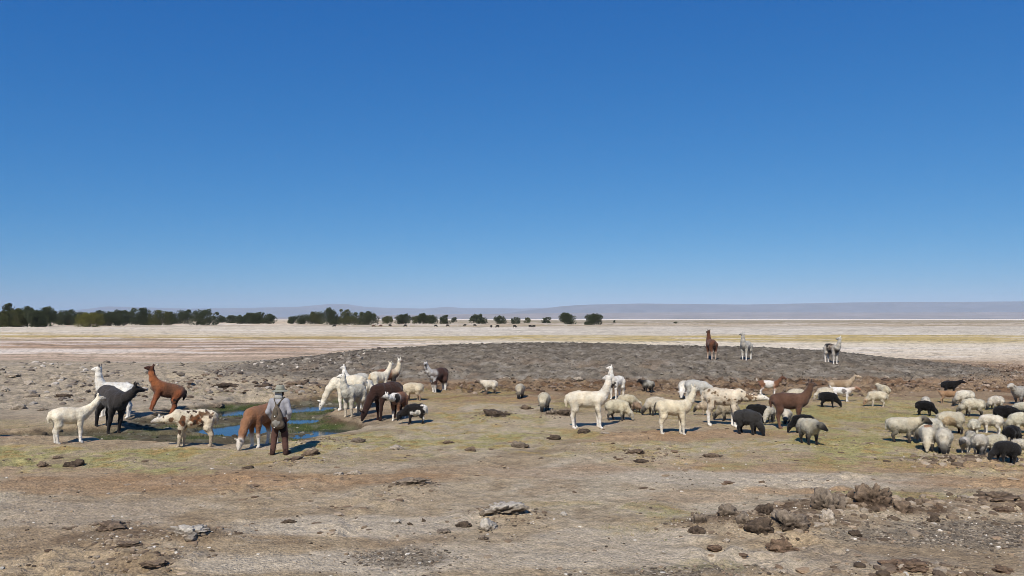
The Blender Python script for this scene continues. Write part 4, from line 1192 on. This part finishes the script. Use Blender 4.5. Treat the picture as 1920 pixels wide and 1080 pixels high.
for s in (-1, 1):
    def f_boot(B, s=s):
        q = 0.05 * (s > 0)
        B.cone((0.165 * s, -0.02 + q, 0.16), (0.165 * s, -0.025 + q, 0.055), 0.058, 0.055, 't', 0.04)
        B.cone((0.165 * s, -0.03 + q, 0.05), (0.195 * s, 0.15 + q, 0.042), 0.052, 0.044, 't', 0.04)
    garment('boot', f_boot, BOOT_MAT, person, h=0.010, fold=0.004)
def f_hair(B):
    B.cone((0, -0.035, 1.60), (0, -0.04, 1.545), 0.085, 0.075, 't', 0.03)
    B.cone((0.05, -0.01, 1.60), (0.066, 0.0, 1.545), 0.05, 0.038, 't', 0.03)
garment('hair', f_hair, HAIR_MAT, person, h=0.010, fold=0.008, fr=30)

def lathe(name, prof, mat, parent, a0=0.0, a1=2 * math.pi, n=40, loc=(0, 0, 0), wob=0.0, thick=0.006):
    """turned sheet with thickness; prof = [(radius, z)]"""
    closed = abs(a1 - a0 - 2 * math.pi) < 1e-6
    m = n if closed else n + 1
    V, Fc = [], []
    for layer in (0, 1):
        for r, z in prof:
            for k in range(m):
                a = a0 + (a1 - a0) * k / n
                wv = 1 + wob * math.sin(3 * a + 1) + 0.6 * wob * math.sin(5 * a)
                rr = max(r * wv - layer * thick, 0.001)
                V.append((rr * math.cos(a), rr * math.sin(a) * 1.08, z - layer * thick + wob * 0.35 * r * math.sin(2 * a + 0.6)))
    L = len(prof)
    def ix(l_, i, k): return l_ * L * m + i * m + (k % m if closed else k)
    for i in range(L - 1):
        for k in range(n):
            Fc.append((ix(0, i, k), ix(0, i, k + 1), ix(0, i + 1, k + 1), ix(0, i + 1, k)))
            Fc.append((ix(1, i, k), ix(1, i + 1, k), ix(1, i + 1, k + 1), ix(1, i, k + 1)))
    for i in (0, L - 1):
        for k in range(n): Fc.append((ix(0, i, k), ix(0, i, k + 1), ix(1, i, k + 1), ix(1, i, k)))
    o = link(name, mesh_py(name, V, Fc), mat, parent)
    o.location = loc
    return o
hat = lathe('hat', [(0.205, 1.628), (0.175, 1.645), (0.125, 1.662), (0.112, 1.672), (0.108, 1.72), (0.100, 1.765), (0.080, 1.785), (0.002, 1.792)], HAT_MAT, person, loc=(0, 0.012, 0.0), wob=0.035)
lathe('hat_band', [(0.1165, 1.672), (0.1150, 1.700)], CLOTH('hat_band_cloth', (112, 111, 97)), hat, wob=0.0, thick=0.003)
lathe('neck_flap', [(0.118, 1.640), (0.124, 1.58), (0.132, 1.51), (0.140, 1.455)], FLAP_MAT, hat, a0=math.radians(165), a1=math.radians(318), n=20, wob=0.03)

# backpack worn by the person: hangs low from two straps
PACK_MAT = CLOTH('backpack_canvas', (98, 87, 74))
PACK_DARK = CLOTH('backpack_strap_cloth', (84, 76, 64))
PACK_LIGHT = CLOTH('backpack_pocket_cloth', (132, 128, 118))
pack = link('backpack', None, loc=(PX_, PY_, pz), rz=math.radians(-3))
pack.scale = (PS, PS, PS)
tag(pack, 'small olive brown drawstring backpack hanging on the back of the person', 'backpack')
def f_pack(B):
    B.chain([(-0.01, -0.165, 1.27), (0.0, -0.20, 1.14), (0.02, -0.215, 0.98), (0.035, -0.205, 0.83)], [0.045, 0.088, 0.128, 0.135], 't', 0.07)
    B.cone((-0.055, -0.20, 0.80), (0.12, -0.20, 0.80), 0.09, 0.09, 't', 0.06)
garment('bag_body', f_pack, PACK_MAT, pack, h=0.010, fold=0.012, fr=13, seed=11)
def f_flap(B):
    B.chain([(-0.005, -0.245, 1.20), (0.005, -0.283, 1.11), (0.015, -0.315, 1.02)], [0.040, 0.060, 0.062], 't', 0.04)
fl = garment('bag_flap', f_flap, PACK_DARK, pack, h=0.009, fold=0.008, fr=18, seed=13)
def f_pocket(B):
    B.cone((-0.015, -0.292, 0.86), (0.075, -0.288, 0.86), 0.068, 0.068, 't', 0.04)
    B.cone((0.03, -0.31, 0.92), (0.03, -0.31, 0.80), 0.058, 0.05, 't', 0.03)
garment('front_pocket', f_pocket, PACK_LIGHT, pack, h=0.009, fold=0.008, fr=18, seed=15)
for pts, r in (([(0.0, -0.20, 1.26), (0.055, -0.135, 1.36), (0.105, -0.085, 1.44), (0.12, 0.0, 1.468), (0.12, 0.085, 1.42), (0.125, 0.125, 1.25), (0.135, 0.115, 1.05), (0.17, -0.03, 0.93), (0.12, -0.13, 0.86)], 0.021),
               ([(-0.01, -0.20, 1.26), (-0.065, -0.130, 1.36), (-0.115, -0.085, 1.44), (-0.125, 0.0, 1.468), (-0.12, 0.085, 1.42), (-0.125, 0.125, 1.25), (-0.135, 0.115, 1.05), (-0.17, -0.03, 0.93), (-0.09, -0.13, 0.84)], 0.014)):
    v, f = tube(pts, [r] * len(pts), 8)
    link('strap', mesh_py('strap', v, f), PACK_DARK, pack)
BUCKLE = material('white_buckle', lin(226, 224, 218), attr=False, rough=0.5, fine=(), bump=0)
for p in ((0.015, -0.378, 1.035), (-0.02, -0.30, 0.745)):
    me = ball_mesh('toggle', 0.017)
    o = link('toggle', me, BUCKLE, fl)
    o.location = p

# ------------------------------------------------------------------ rocks and hard clods one can pick out
ROCK_MAT = material('rock_crust', rough=0.95, spec=0.1, fine=((16, 0.22), (70, 0.25)), bump=0.7, bump_scale=30, bump_dist=0.03)
def ico(sub):
    bm = bmesh.new()
    bmesh.ops.create_icosphere(bm, subdivisions=sub, radius=1.0)
    bm.verts.ensure_lookup_table()
    V = np.array([v.co[:] for v in bm.verts])
    Fc = np.array([[v.index for v in f.verts] for f in bm.faces])
    bm.free()
    return V, Fc
ICO = {k: ico(k) for k in (1, 2, 4, 5)}
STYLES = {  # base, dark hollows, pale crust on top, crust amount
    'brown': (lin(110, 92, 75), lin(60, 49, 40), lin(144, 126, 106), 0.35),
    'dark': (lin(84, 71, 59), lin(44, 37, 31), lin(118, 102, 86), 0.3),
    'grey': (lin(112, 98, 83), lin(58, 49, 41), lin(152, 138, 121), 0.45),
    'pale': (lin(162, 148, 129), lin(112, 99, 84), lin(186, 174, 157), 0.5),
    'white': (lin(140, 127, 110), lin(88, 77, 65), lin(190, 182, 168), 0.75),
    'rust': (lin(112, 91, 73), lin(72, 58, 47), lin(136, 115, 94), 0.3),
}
def rock(px, py, w, h, style, label, name='rock', lumps=1.0, group=None):
    rng = np.random.default_rng(int(px * 13 + py * 7))
    gx_, gy_ = ground_at(px, py)
    k = gy_ / F
    V, Fc = ICO[5 if w > 60 else 4]
    V = V.copy()
    off = rng.uniform(-30, 30, 3)
    n1 = fbm3(V * 1.5 + off, 3, 3) - 0.5
    cr = np.abs(fbm3(V * 2.3 + off + 9, 5, 3) - 0.5) * 2            # cracks between lumps
    n3 = fbm3(V * 6 + off, 7, 3) - 0.5
    PN = rng.normal(size=(20, 3))
    PN /= np.linalg.norm(PN, axis=1)[:, None]
    PD = rng.uniform(0.62, 1.0, 20)
    facet = np.min(PD[None] / np.maximum(V @ PN.T, 0.12), axis=1)    # broken faces
    r = np.minimum(facet, 1.15) + lumps * (0.40 * n1 + 0.30 * (np.minimum(cr * 2.6, 1) - 0.8)) + 0.22 * n3
    V = V * r[:, None]
    V[:, 2] = np.where(V[:, 2] < -0.25, -0.25 + (V[:, 2] + 0.25) * 0.2, V[:, 2])
    base, dark, crust, amt = STYLES[style]
    C = np.tile(base, (len(V), 1))
    C = mixc(C, dark, np.clip(smooth(0.36, 0.06, cr) * 0.8 + smooth(0.02, 0.16, -n3) * 0.5, 0, 1))
    C = C * (1 + 0.5 * n1 + 0.5 * n3)[:, None]
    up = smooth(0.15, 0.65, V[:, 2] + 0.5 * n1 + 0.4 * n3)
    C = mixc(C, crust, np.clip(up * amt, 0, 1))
    sx, sy, sz = w * k * 0.52, w * k * 0.42, h * k * 0.86
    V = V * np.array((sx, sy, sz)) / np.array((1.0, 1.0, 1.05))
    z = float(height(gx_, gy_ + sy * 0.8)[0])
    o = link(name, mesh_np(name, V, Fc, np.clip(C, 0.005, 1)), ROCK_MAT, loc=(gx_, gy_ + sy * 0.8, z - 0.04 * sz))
    o.rotation_euler = (rng.uniform(-0.1, 0.1), rng.uniform(-0.1, 0.1), rng.uniform(-0.3, 0.3))
    tag(o, label, 'rock' if name == 'rock' else 'soil clod', group)
    return o

RL = [
    (74, 876, 27, 13, 'brown', 'rounded brown rock leftmost on the left turf strip', 'rock'),
    (131, 876, 36, 17, 'dark', 'dark jagged rock right of the rounded brown one on turf', 'rock'),
    (102, 860, 23, 7, 'brown', 'low brown stone above the two dark rocks on turf', 'rock'),
    (577, 855, 38, 15, 'brown', 'brown jagged lump at the tip of the person shadow', 'rock'),
    (545, 863, 44, 10, 'brown', 'low crusted clod right of the person boots', 'soil_clod'),
    (632, 890, 21, 8, 'pale', 'pale flat stone left of the pair below the person', 'rock'),
    (664, 890, 28, 10, 'pale', 'pale broken stone right of the pair below the person', 'rock'),
    (462, 880, 26, 6, 'dark', 'thin dark crust on bare soil left of the person boots', 'soil_clod'),
    (772, 911, 62, 11, 'grey', 'grey crumbled heap above the white crusted heap', 'soil_clod'),
    (940, 969, 84, 26, 'white', 'large white crusted heap in the foreground centre', 'rock'),
    (913, 996, 48, 20, 'white', 'white salt crusted stone in front of the large white heap', 'rock'),
    (866, 990, 30, 12, 'dark', 'dark clod left of the white crusted stone', 'soil_clod'),
    (905, 1014, 24, 11, 'grey', 'small grey stone below the white crusted stone', 'rock'),
    (740, 985, 23, 10, 'white', 'small white stone left of the dark pebble in foreground', 'rock'),
    (793, 980, 9, 7, 'dark', 'small black pebble right of the small white stone', 'rock'),
    (768, 987, 12, 7, 'dark', 'tiny dark lump between white stone and black pebble', 'rock'),
    (832, 1000, 32, 9, 'grey', 'grey crumbs left of the dark clod in the foreground', 'soil_clod'),
    (1058, 967, 18, 8, 'white', 'flat white stone alone right of the large white heap', 'rock'),
    (1245, 1038, 10, 6, 'white', 'tiny white stone in lower centre right', 'rock'),
    (345, 1010, 80, 14, 'white', 'pale crusted heap in the left foreground', 'rock'),
    (200, 998, 60, 9, 'brown', 'brown crumbled clod left of the pale crusted heap', 'soil_clod'),
    (236, 1032, 62, 8, 'brown', 'flat brown clod below left of the pale crusted heap', 'soil_clod'),
    (280, 1066, 60, 9, 'brown', 'brown clod near the bottom edge in the left foreground', 'soil_clod'),
    (540, 982, 24, 8, 'dark', 'small dark clod right of the pale left heap', 'soil_clod'),
    (70, 962, 18, 5, 'pale', 'small flat pale stone at the far left foreground', 'rock'),
    (378, 949, 14, 5, 'pale', 'little pale stone on bare soil left of centre', 'rock'),
    (1562, 960, 70, 48, 'grey', 'grey brown boulder left of the largest boulder', 'rock'),
    (1648, 956, 92, 53, 'brown', 'largest brown boulder on the right foreground', 'rock'),
    (1700, 962, 44, 23, 'brown', 'low brown shoulder rock right of the largest boulder', 'rock'),
    (1315, 984, 38, 30, 'grey', 'leftmost grey boulder of the right foreground pile', 'rock'),
    (1368, 968, 50, 32, 'grey', 'lumpy grey boulder second in the right foreground pile', 'rock'),
    (1438, 966, 34, 23, 'dark', 'dark boulder at the top of the right foreground pile', 'rock'),
    (1466, 968, 22, 18, 'dark', 'small dark boulder right of the top one in the pile', 'rock'),
    (1398, 985, 36, 20, 'grey', 'grey boulder in the middle of the right foreground pile', 'rock'),
    (1428, 1002, 58, 26, 'dark', 'dark clod at the front of the right foreground pile', 'soil_clod'),
    (1492, 1000, 82, 39, 'grey', 'big ragged grey boulder at the right end of the pile', 'rock'),
    (1558, 982, 38, 26, 'pale', 'pale brown stone below the grey brown boulder', 'rock'),
    (1308, 1004, 32, 18, 'dark', 'dark clod below the leftmost grey boulder', 'soil_clod'),
    (1478, 1040, 66, 24, 'rust', 'dark rusty clod in front of the right pile', 'soil_clod'),
    (1345, 1030, 40, 9, 'rust', 'low rusty clod left of the dark rusty clod', 'soil_clod'),
    (1362, 1020, 16, 9, 'pale', 'small pale stone in front of the right pile', 'rock'),
    (1724, 946, 28, 12, 'brown', 'brown stone right of the largest boulder', 'rock'),
    (1755, 980, 30, 16, 'dark', 'black stone at the edge of the dark gravel', 'rock'),
    (1610, 1008, 28, 14, 'dark', 'dark stone in the gravel below the largest boulder', 'rock'),
    (1715, 1074, 84, 18, 'rust', 'rusty brown mound at the bottom edge on the right', 'soil_clod'),
    (1895, 1076, 54, 12, 'rust', 'rusty clod in the bottom right corner', 'soil_clod'),
    (1885, 942, 84, 20, 'brown', 'brown crusted clump at the right edge above the gravel', 'soil_clod'),
    (1895, 962, 40, 11, 'rust', 'small rusty clod below the brown clump at right edge', 'soil_clod'),
    (1470, 1080, 16, 6, 'pale', 'pale stone on the bottom edge right of centre', 'rock'),
    (975, 840, 34, 16, 'grey', 'grey lump on the turf edge left of the white llama', 'rock'),
    (1037, 824, 32, 12, 'dark', 'dark clod below left of the large white llama', 'soil_clod'),
    (1096, 813, 30, 11, 'dark', 'dark clod between the hind and front feet of the white llama', 'soil_clod'),
    (1134, 815, 20, 6, 'pale', 'pale stone at the front feet of the large white llama', 'rock'),
    (930, 782, 56, 11, 'dark', 'wide dark soil heap left of the cream sheep', 'soil_clod'),
    (985, 768, 34, 11, 'brown', 'brown clod between the soil heap and the cream sheep', 'soil_clod'),
    (1036, 778, 28, 14, 'grey', 'grey clod touching the cream sheep with black muzzle', 'soil_clod'),
    (1058, 779, 34, 14, 'dark', 'dark clod just behind the white llama tail', 'soil_clod'),
    (1195, 853, 40, 11, 'brown', 'brown crust below the cream black tailed llama', 'soil_clod'),
    (1205, 869, 30, 8, 'dark', 'dark crust just below the brown crust', 'soil_clod'),
    (1336, 860, 38, 7, 'brown', 'flat brown crust below the freckled llama', 'soil_clod'),
    (670, 829, 28, 14, 'grey', 'grey stone on turf below the drinking llamas', 'rock'),
    (743, 845, 32, 9, 'pale', 'pale crust on turf below the chocolate llama', 'soil_clod'),
    (838, 833, 26, 8, 'brown', 'brown clod on turf right of the pale crust', 'soil_clod'),
    (882, 849, 30, 10, 'brown', 'brown tuft clod left of the grey lump', 'soil_clod'),
    (30, 769, 28, 13, 'pale', 'pale boulder far left above the cream young llama', 'rock'),
    (15, 708, 34, 8, 'pale', 'pale slab at the left edge near the low ridge', 'rock'),
    (52, 720, 24, 10, 'pale', 'pale rock right of the slab on the left slope', 'rock'),
    (102, 714, 34, 15, 'pale', 'biggest pale rock pile on the left slope', 'rock'),
    (160, 716, 36, 13, 'pale', 'pale rock left of the white llama head', 'rock'),
    (54, 748, 32, 11, 'grey', 'grey clod on the left slope above the pale boulder', 'soil_clod'),
    (112, 748, 36, 11, 'dark', 'dark clod left of the charcoal llama', 'soil_clod'),
    (76, 771, 22, 8, 'grey', 'grey stone left of the cream young llama', 'rock'),
    (4, 734, 20, 9, 'pale', 'pale rock cut by the left edge', 'rock'),
    (418, 728, 66, 13, 'dark', 'dark peat hummock on the far pond bank, left one', 'soil_clod'),
    (494, 728, 40, 13, 'dark', 'dark peat hummock on the far bank behind the person hat', 'soil_clod'),
    (552, 726, 50, 10, 'brown', 'brown peat hummock on the far bank right of the hat', 'soil_clod'),
    (405, 766, 26, 12, 'grey', 'grey mossy rock standing in the pond', 'rock'),
    (1085, 716, 22, 7, 'pale', 'pale rounded rock at the foot of the mound in the centre', 'rock'),
    (950, 712, 20, 6, 'pale', 'pale stone above the walking cream sheep', 'rock'),
    (1665, 712, 22, 9, 'pale', 'pale slab low on the right part of the mound', 'rock'),
]
for r in RL: rock(*r[:6], name=r[6], lumps=1.0 if r[2] > 14 else 0.6)
# ------------------------------------------------------------------ things nobody could count
def scatter(name, label, P, size, flatn, colours, seed, mat, sub=1):
    """many small stones as one mesh"""
    rng = np.random.default_rng(seed)
    V0, F0 = ICO[sub]
    n, m = len(P), len(V0)
    variants = np.stack([V0 * (1 + 0.55 * (fbm3(V0 * 1.7 + 13 * q, q, 2) - 0.5)[:, None] * 2) for q in range(8)])
    vi = rng.integers(0, 8, n)
    V = variants[vi] * (np.array((1, 1, 1))[None, None] * np.stack([size * rng.uniform(0.7, 1.4, n), size * rng.uniform(0.7, 1.3, n), size * flatn * rng.uniform(0.6, 1.3, n)], 1)[:, None, :])
    a = rng.uniform(0, 2 * math.pi, n)
    ca, sa = np.cos(a)[:, None], np.sin(a)[:, None]
    x, y = V[..., 0] * ca - V[..., 1] * sa, V[..., 0] * sa + V[..., 1] * ca
    V = np.stack([x, y, V[..., 2]], -1) + P[:, None, :]
    Fq = (F0[None] + (np.arange(n) * m)[:, None, None]).reshape(-1, 3)
    C = np.repeat(colours, m, axis=0)
    me = mesh_np(name, V.reshape(-1, 3), Fq, C, False)
    o = link(name, me, mat)
    tag(o, label, kind='stuff')
    return o

def pick(colset, n, rng, jit=0.25):
    c = np.array([lin(*q) for q in colset])[rng.integers(0, len(colset), n)]
    return c * (1 + rng.uniform(-jit, jit, n))[:, None]

STONE_MAT = material('small_stone', rough=0.95, spec=0.1, fine=((40, 0.2),), bump=0)
rng = np.random.default_rng(77)
# clods on the mound
n = 13000
x = rng.uniform(-20, 32, n); y = 41 + 19 * rng.random(n) ** 1.1
mm = mound(x, y)
keep = (mm > 0.08) & (rng.random(n) < 0.35 + 0.65 * smooth(0.4, 0.6, fbm(x * 0.4, y * 0.4, 15, 3)))
x, y = x[keep], y[keep]
sz = 0.025 + 0.075 * rng.random(len(x)) ** 4
P = np.stack([x, y, height(x, y) + sz * 0.15], 1)
top = smooth(46, 57, y)
cc = pick([(114, 105, 94), (98, 90, 80), (126, 117, 105), (86, 78, 70), (108, 97, 85), (136, 127, 115)], len(x), rng) * (1 - 0.18 * top)[:, None]
scatter('mound_clods', 'loose dry mud clods covering the grey mound', P, sz, 0.7, cc, 5, STONE_MAT)
# brown clods in the broken band and at the right
n = 15000
x = rng.uniform(-18, 40, n); y = rng.uniform(31, 56, n)
rm = rough_mask(x, y, mound(x, y)) * (mound(x, y) < 0.15) * (marsh_mask(x, y) < 0.2)
keep = rng.random(n) < rm * 0.75
x, y = x[keep], y[keep]
sz = 0.035 + 0.13 * rng.random(len(x)) ** 2.2
P = np.stack([x, y, height(x, y) + sz * 0.1], 1)
scatter('brown_clods', 'brown peat clods strewn below the mound', P, sz, 0.55, pick([(108, 91, 76), (90, 75, 63), (126, 109, 93), (142, 126, 109), (80, 67, 57), (116, 100, 86)], len(x), rng) * (1 + 0.35 * smooth(18, 24, x))[:, None], 6, STONE_MAT)
# pale rubble on the left slope
n = 4500
x = rng.uniform(-36, -9, n); y = rng.uniform(27, 58, n)
rm = rough_mask(x, y, mound(x, y)) * (marsh_mask(x, y) < 0.1)
keep = rng.random(n) < rm * 0.45
x, y = x[keep], y[keep]
sz = 0.04 + 0.18 * rng.random(len(x)) ** 3
P = np.stack([x, y, height(x, y) + sz * 0.1], 1)
scatter('slope_rubble', 'pale rubble strewn over the left slope', P, sz, 0.6, pick([(158, 148, 134), (136, 126, 114), (178, 168, 154), (110, 100, 90), (92, 82, 74)], len(x), rng), 7, STONE_MAT)
# stones and mud lumps in the wet ground
n = 2600
x = rng.uniform(-17, -3, n); y = rng.uniform(19.5, 37, n)
keep = rng.random(n) < smooth(0.2, 0.5, marsh_mask(x, y)) * (1 - smooth(0.2, 0.5, water_mask(x, y))) * (0.15 + 0.7 * smooth(0.48, 0.6, 1 - fbm(x * 0.55, y * 0.55, 63, 4)))
x, y = x[keep], y[keep]
sz = 0.025 + 0.11 * rng.random(len(x)) ** 3
P = np.stack([x, y, height(x, y) + sz * 0.1], 1)
scatter('marsh_stones', 'stones and mud lumps in the wet ground by the pond', P, sz, 0.55, pick([(120, 116, 104), (92, 88, 76), (72, 64, 54), (140, 134, 118), (84, 84, 62)], len(x), rng), 14, STONE_MAT)
# pebbles of the foreground
n = 30000
y = 9.2 + 15 * rng.random(n) ** 1.4; x = (rng.random(n) * 2 - 1) * (0.7 * y + 1)
dens = 0.05 + 0.16 * smooth(0.5, 0.7, fbm(x * 0.5, y * 0.5, 19, 3))
for px, py, rx, ry, st in GRAVEL: dens = np.maximum(dens, 1.0 * ell(x, y, px, py, rx * 1.1, ry * 1.1))
for px, py, rx, ry, hh in HEAPS[:11]: dens = np.maximum(dens, 0.8 * ell(x, y, px, py, rx * 1.3, ry * 1.3))
keep = rng.random(n) < dens
x, y = x[keep], y[keep]
sz = 0.007 + 0.028 * rng.random(len(x)) ** 4
P = np.stack([x, y, height(x, y) + sz * 0.2], 1)
scatter('pebbles', 'small pebbles and crumbs scattered over the foreground soil', P, sz, 0.6, pick([(170, 158, 140), (128, 112, 94), (96, 82, 68), (196, 188, 174), (84, 74, 64), (146, 126, 104)], len(x), rng), 8, STONE_MAT)
# dark flat shards in the gravel patches
xs_, ys_ = [], []
for px, py, rx, ry, st in GRAVEL:
    cx, cy = flat(px, py)
    k = int(1500 * rx * ry)
    xs_.append(cx + rng.normal(size=k) * rx * 0.5); ys_.append(cy + rng.normal(size=k) * ry * 0.5)
x, y = np.concatenate(xs_), np.concatenate(ys_)
sz = 0.008 + 0.028 * rng.random(len(x)) ** 3
P = np.stack([x, y, height(x, y) + sz * 0.1], 1)
scatter('gravel_shards', 'dark flat shards of gravel in the foreground hollows', P, sz, 0.4, pick([(124, 112, 96), (102, 92, 79), (150, 138, 121), (134, 120, 102), (84, 75, 65)], len(x), rng), 9, STONE_MAT)

# crumbled soil heaped round the boulders
xs_, ys_, cs_ = [], [], []
for px, py, rx, ry, hh in HEAPS:
    cx, cy = flat(px, py)
    k = int((420 if px > 1400 else 260) * rx * ry + 40)
    xs_.append(cx + rng.normal(size=k) * rx * 0.55); ys_.append(cy + rng.normal(size=k) * ry * 0.6)
x, y = np.concatenate(xs_), np.concatenate(ys_)
sz = 0.010 + (0.05 + 0.05 * smooth(4, 5, x)) * rng.random(len(x)) ** 3.5
P = np.stack([x, y, height(x, y) + sz * 0.05], 1)
scatter('crumbled_soil', 'crumbled soil lumps heaped round the boulders', P, sz, 0.6, pick([(128, 111, 92), (108, 92, 76), (146, 130, 110), (94, 80, 66), (158, 144, 125)], len(x), rng), 13, STONE_MAT)

# crusts of dried mud standing proud of the soil
n = 1500
y = 9.5 + 15 * rng.random(n); x = (rng.random(n) * 2 - 1) * (0.7 * y + 1)
keep = rng.random(n) < 0.08 + 0.6 * smooth(0.5, 0.66, fbm(x * 0.35, y * 0.35, 47, 3))
x, y = x[keep], y[keep]
sz = 0.03 + 0.07 * rng.random(len(x)) ** 2
P = np.stack([x, y, height(x, y) - sz * 0.02], 1)
scatter('soil_crusts', 'low crusts of dried mud on the foreground soil', P, sz, 0.28, pick([(138, 118, 96), (118, 98, 78), (158, 140, 118), (100, 82, 66)], len(x), rng), 10, STONE_MAT, sub=2)

GRASS_MAT = material('grass_blade', rough=0.8, spec=0.15, fine=((3, 0.2),), bump=0)
def blades(name, label, x, y, hgt, wid, colours, seed, zoff=0.0):
    rng = np.random.default_rng(seed)
    n = len(x)
    z = height(x, y) - 0.005 + zoff
    a = rng.uniform(0, math.pi, n)
    dx, dy = np.cos(a) * wid, np.sin(a) * wid
    lx, ly = rng.normal(size=n) * hgt * 0.4, rng.normal(size=n) * hgt * 0.4
    V = np.stack([np.stack([x - dx, y - dy, z], 1), np.stack([x + dx, y + dy, z], 1), np.stack([x + lx, y + ly, z + hgt], 1)], 1).reshape(-1, 3)
    Fq = np.arange(3 * n).reshape(n, 3)
    o = link(name, mesh_np(name, V, Fq, np.repeat(colours, 3, axis=0), False), GRASS_MAT)
    tag(o, label, kind='stuff')
n = 90000
x = rng.uniform(-17, -2.5, n); y = rng.uniform(19.5, 37, n)
dens = smooth(0.25, 0.6, marsh_mask(x, y)) * (1 - smooth(0.25, 0.5, water_mask(x, y))) * smooth(0.46, 0.60, fbm(x * 0.55, y * 0.55, 63, 4))
keep = rng.random(n) < dens
x, y = x[keep], y[keep]
blades('marsh_grass', 'dark green marsh grass round the pond', x, y, rng.uniform(0.03, 0.09, len(x)), np.full(len(x), 0.008), pick([(76, 84, 48), (92, 96, 58), (64, 70, 42), (116, 112, 72)], len(x), rng), 11)
xs_, ys_ = [], []
for px, py, rx, ry, st in GRASS:
    cx, cy = flat(px, py)
    k = int(700 * rx * ry * st)
    a, rr = rng.uniform(0, 2 * math.pi, k), np.sqrt(rng.random(k))
    xs_.append(cx + np.cos(a) * rr * rx); ys_.append(cy + np.sin(a) * rr * ry)
x, y = np.concatenate(xs_), np.concatenate(ys_)
keep = (rng.random(len(x)) < 0.25 + 0.9 * smooth(0.4, 0.62, fbm(x * 2.4, y * 2.4, 67, 4))) & (marsh_mask(x, y) < 0.3)
x, y = x[keep], y[keep]
blades('turf_grass', 'short yellow green turf grass in patches', x, y, rng.uniform(0.012, 0.04, len(x)), np.full(len(x), 0.006), pick([(150, 146, 92), (128, 130, 72), (168, 154, 104), (112, 112, 60), (160, 136, 90)], len(x), rng), 12)
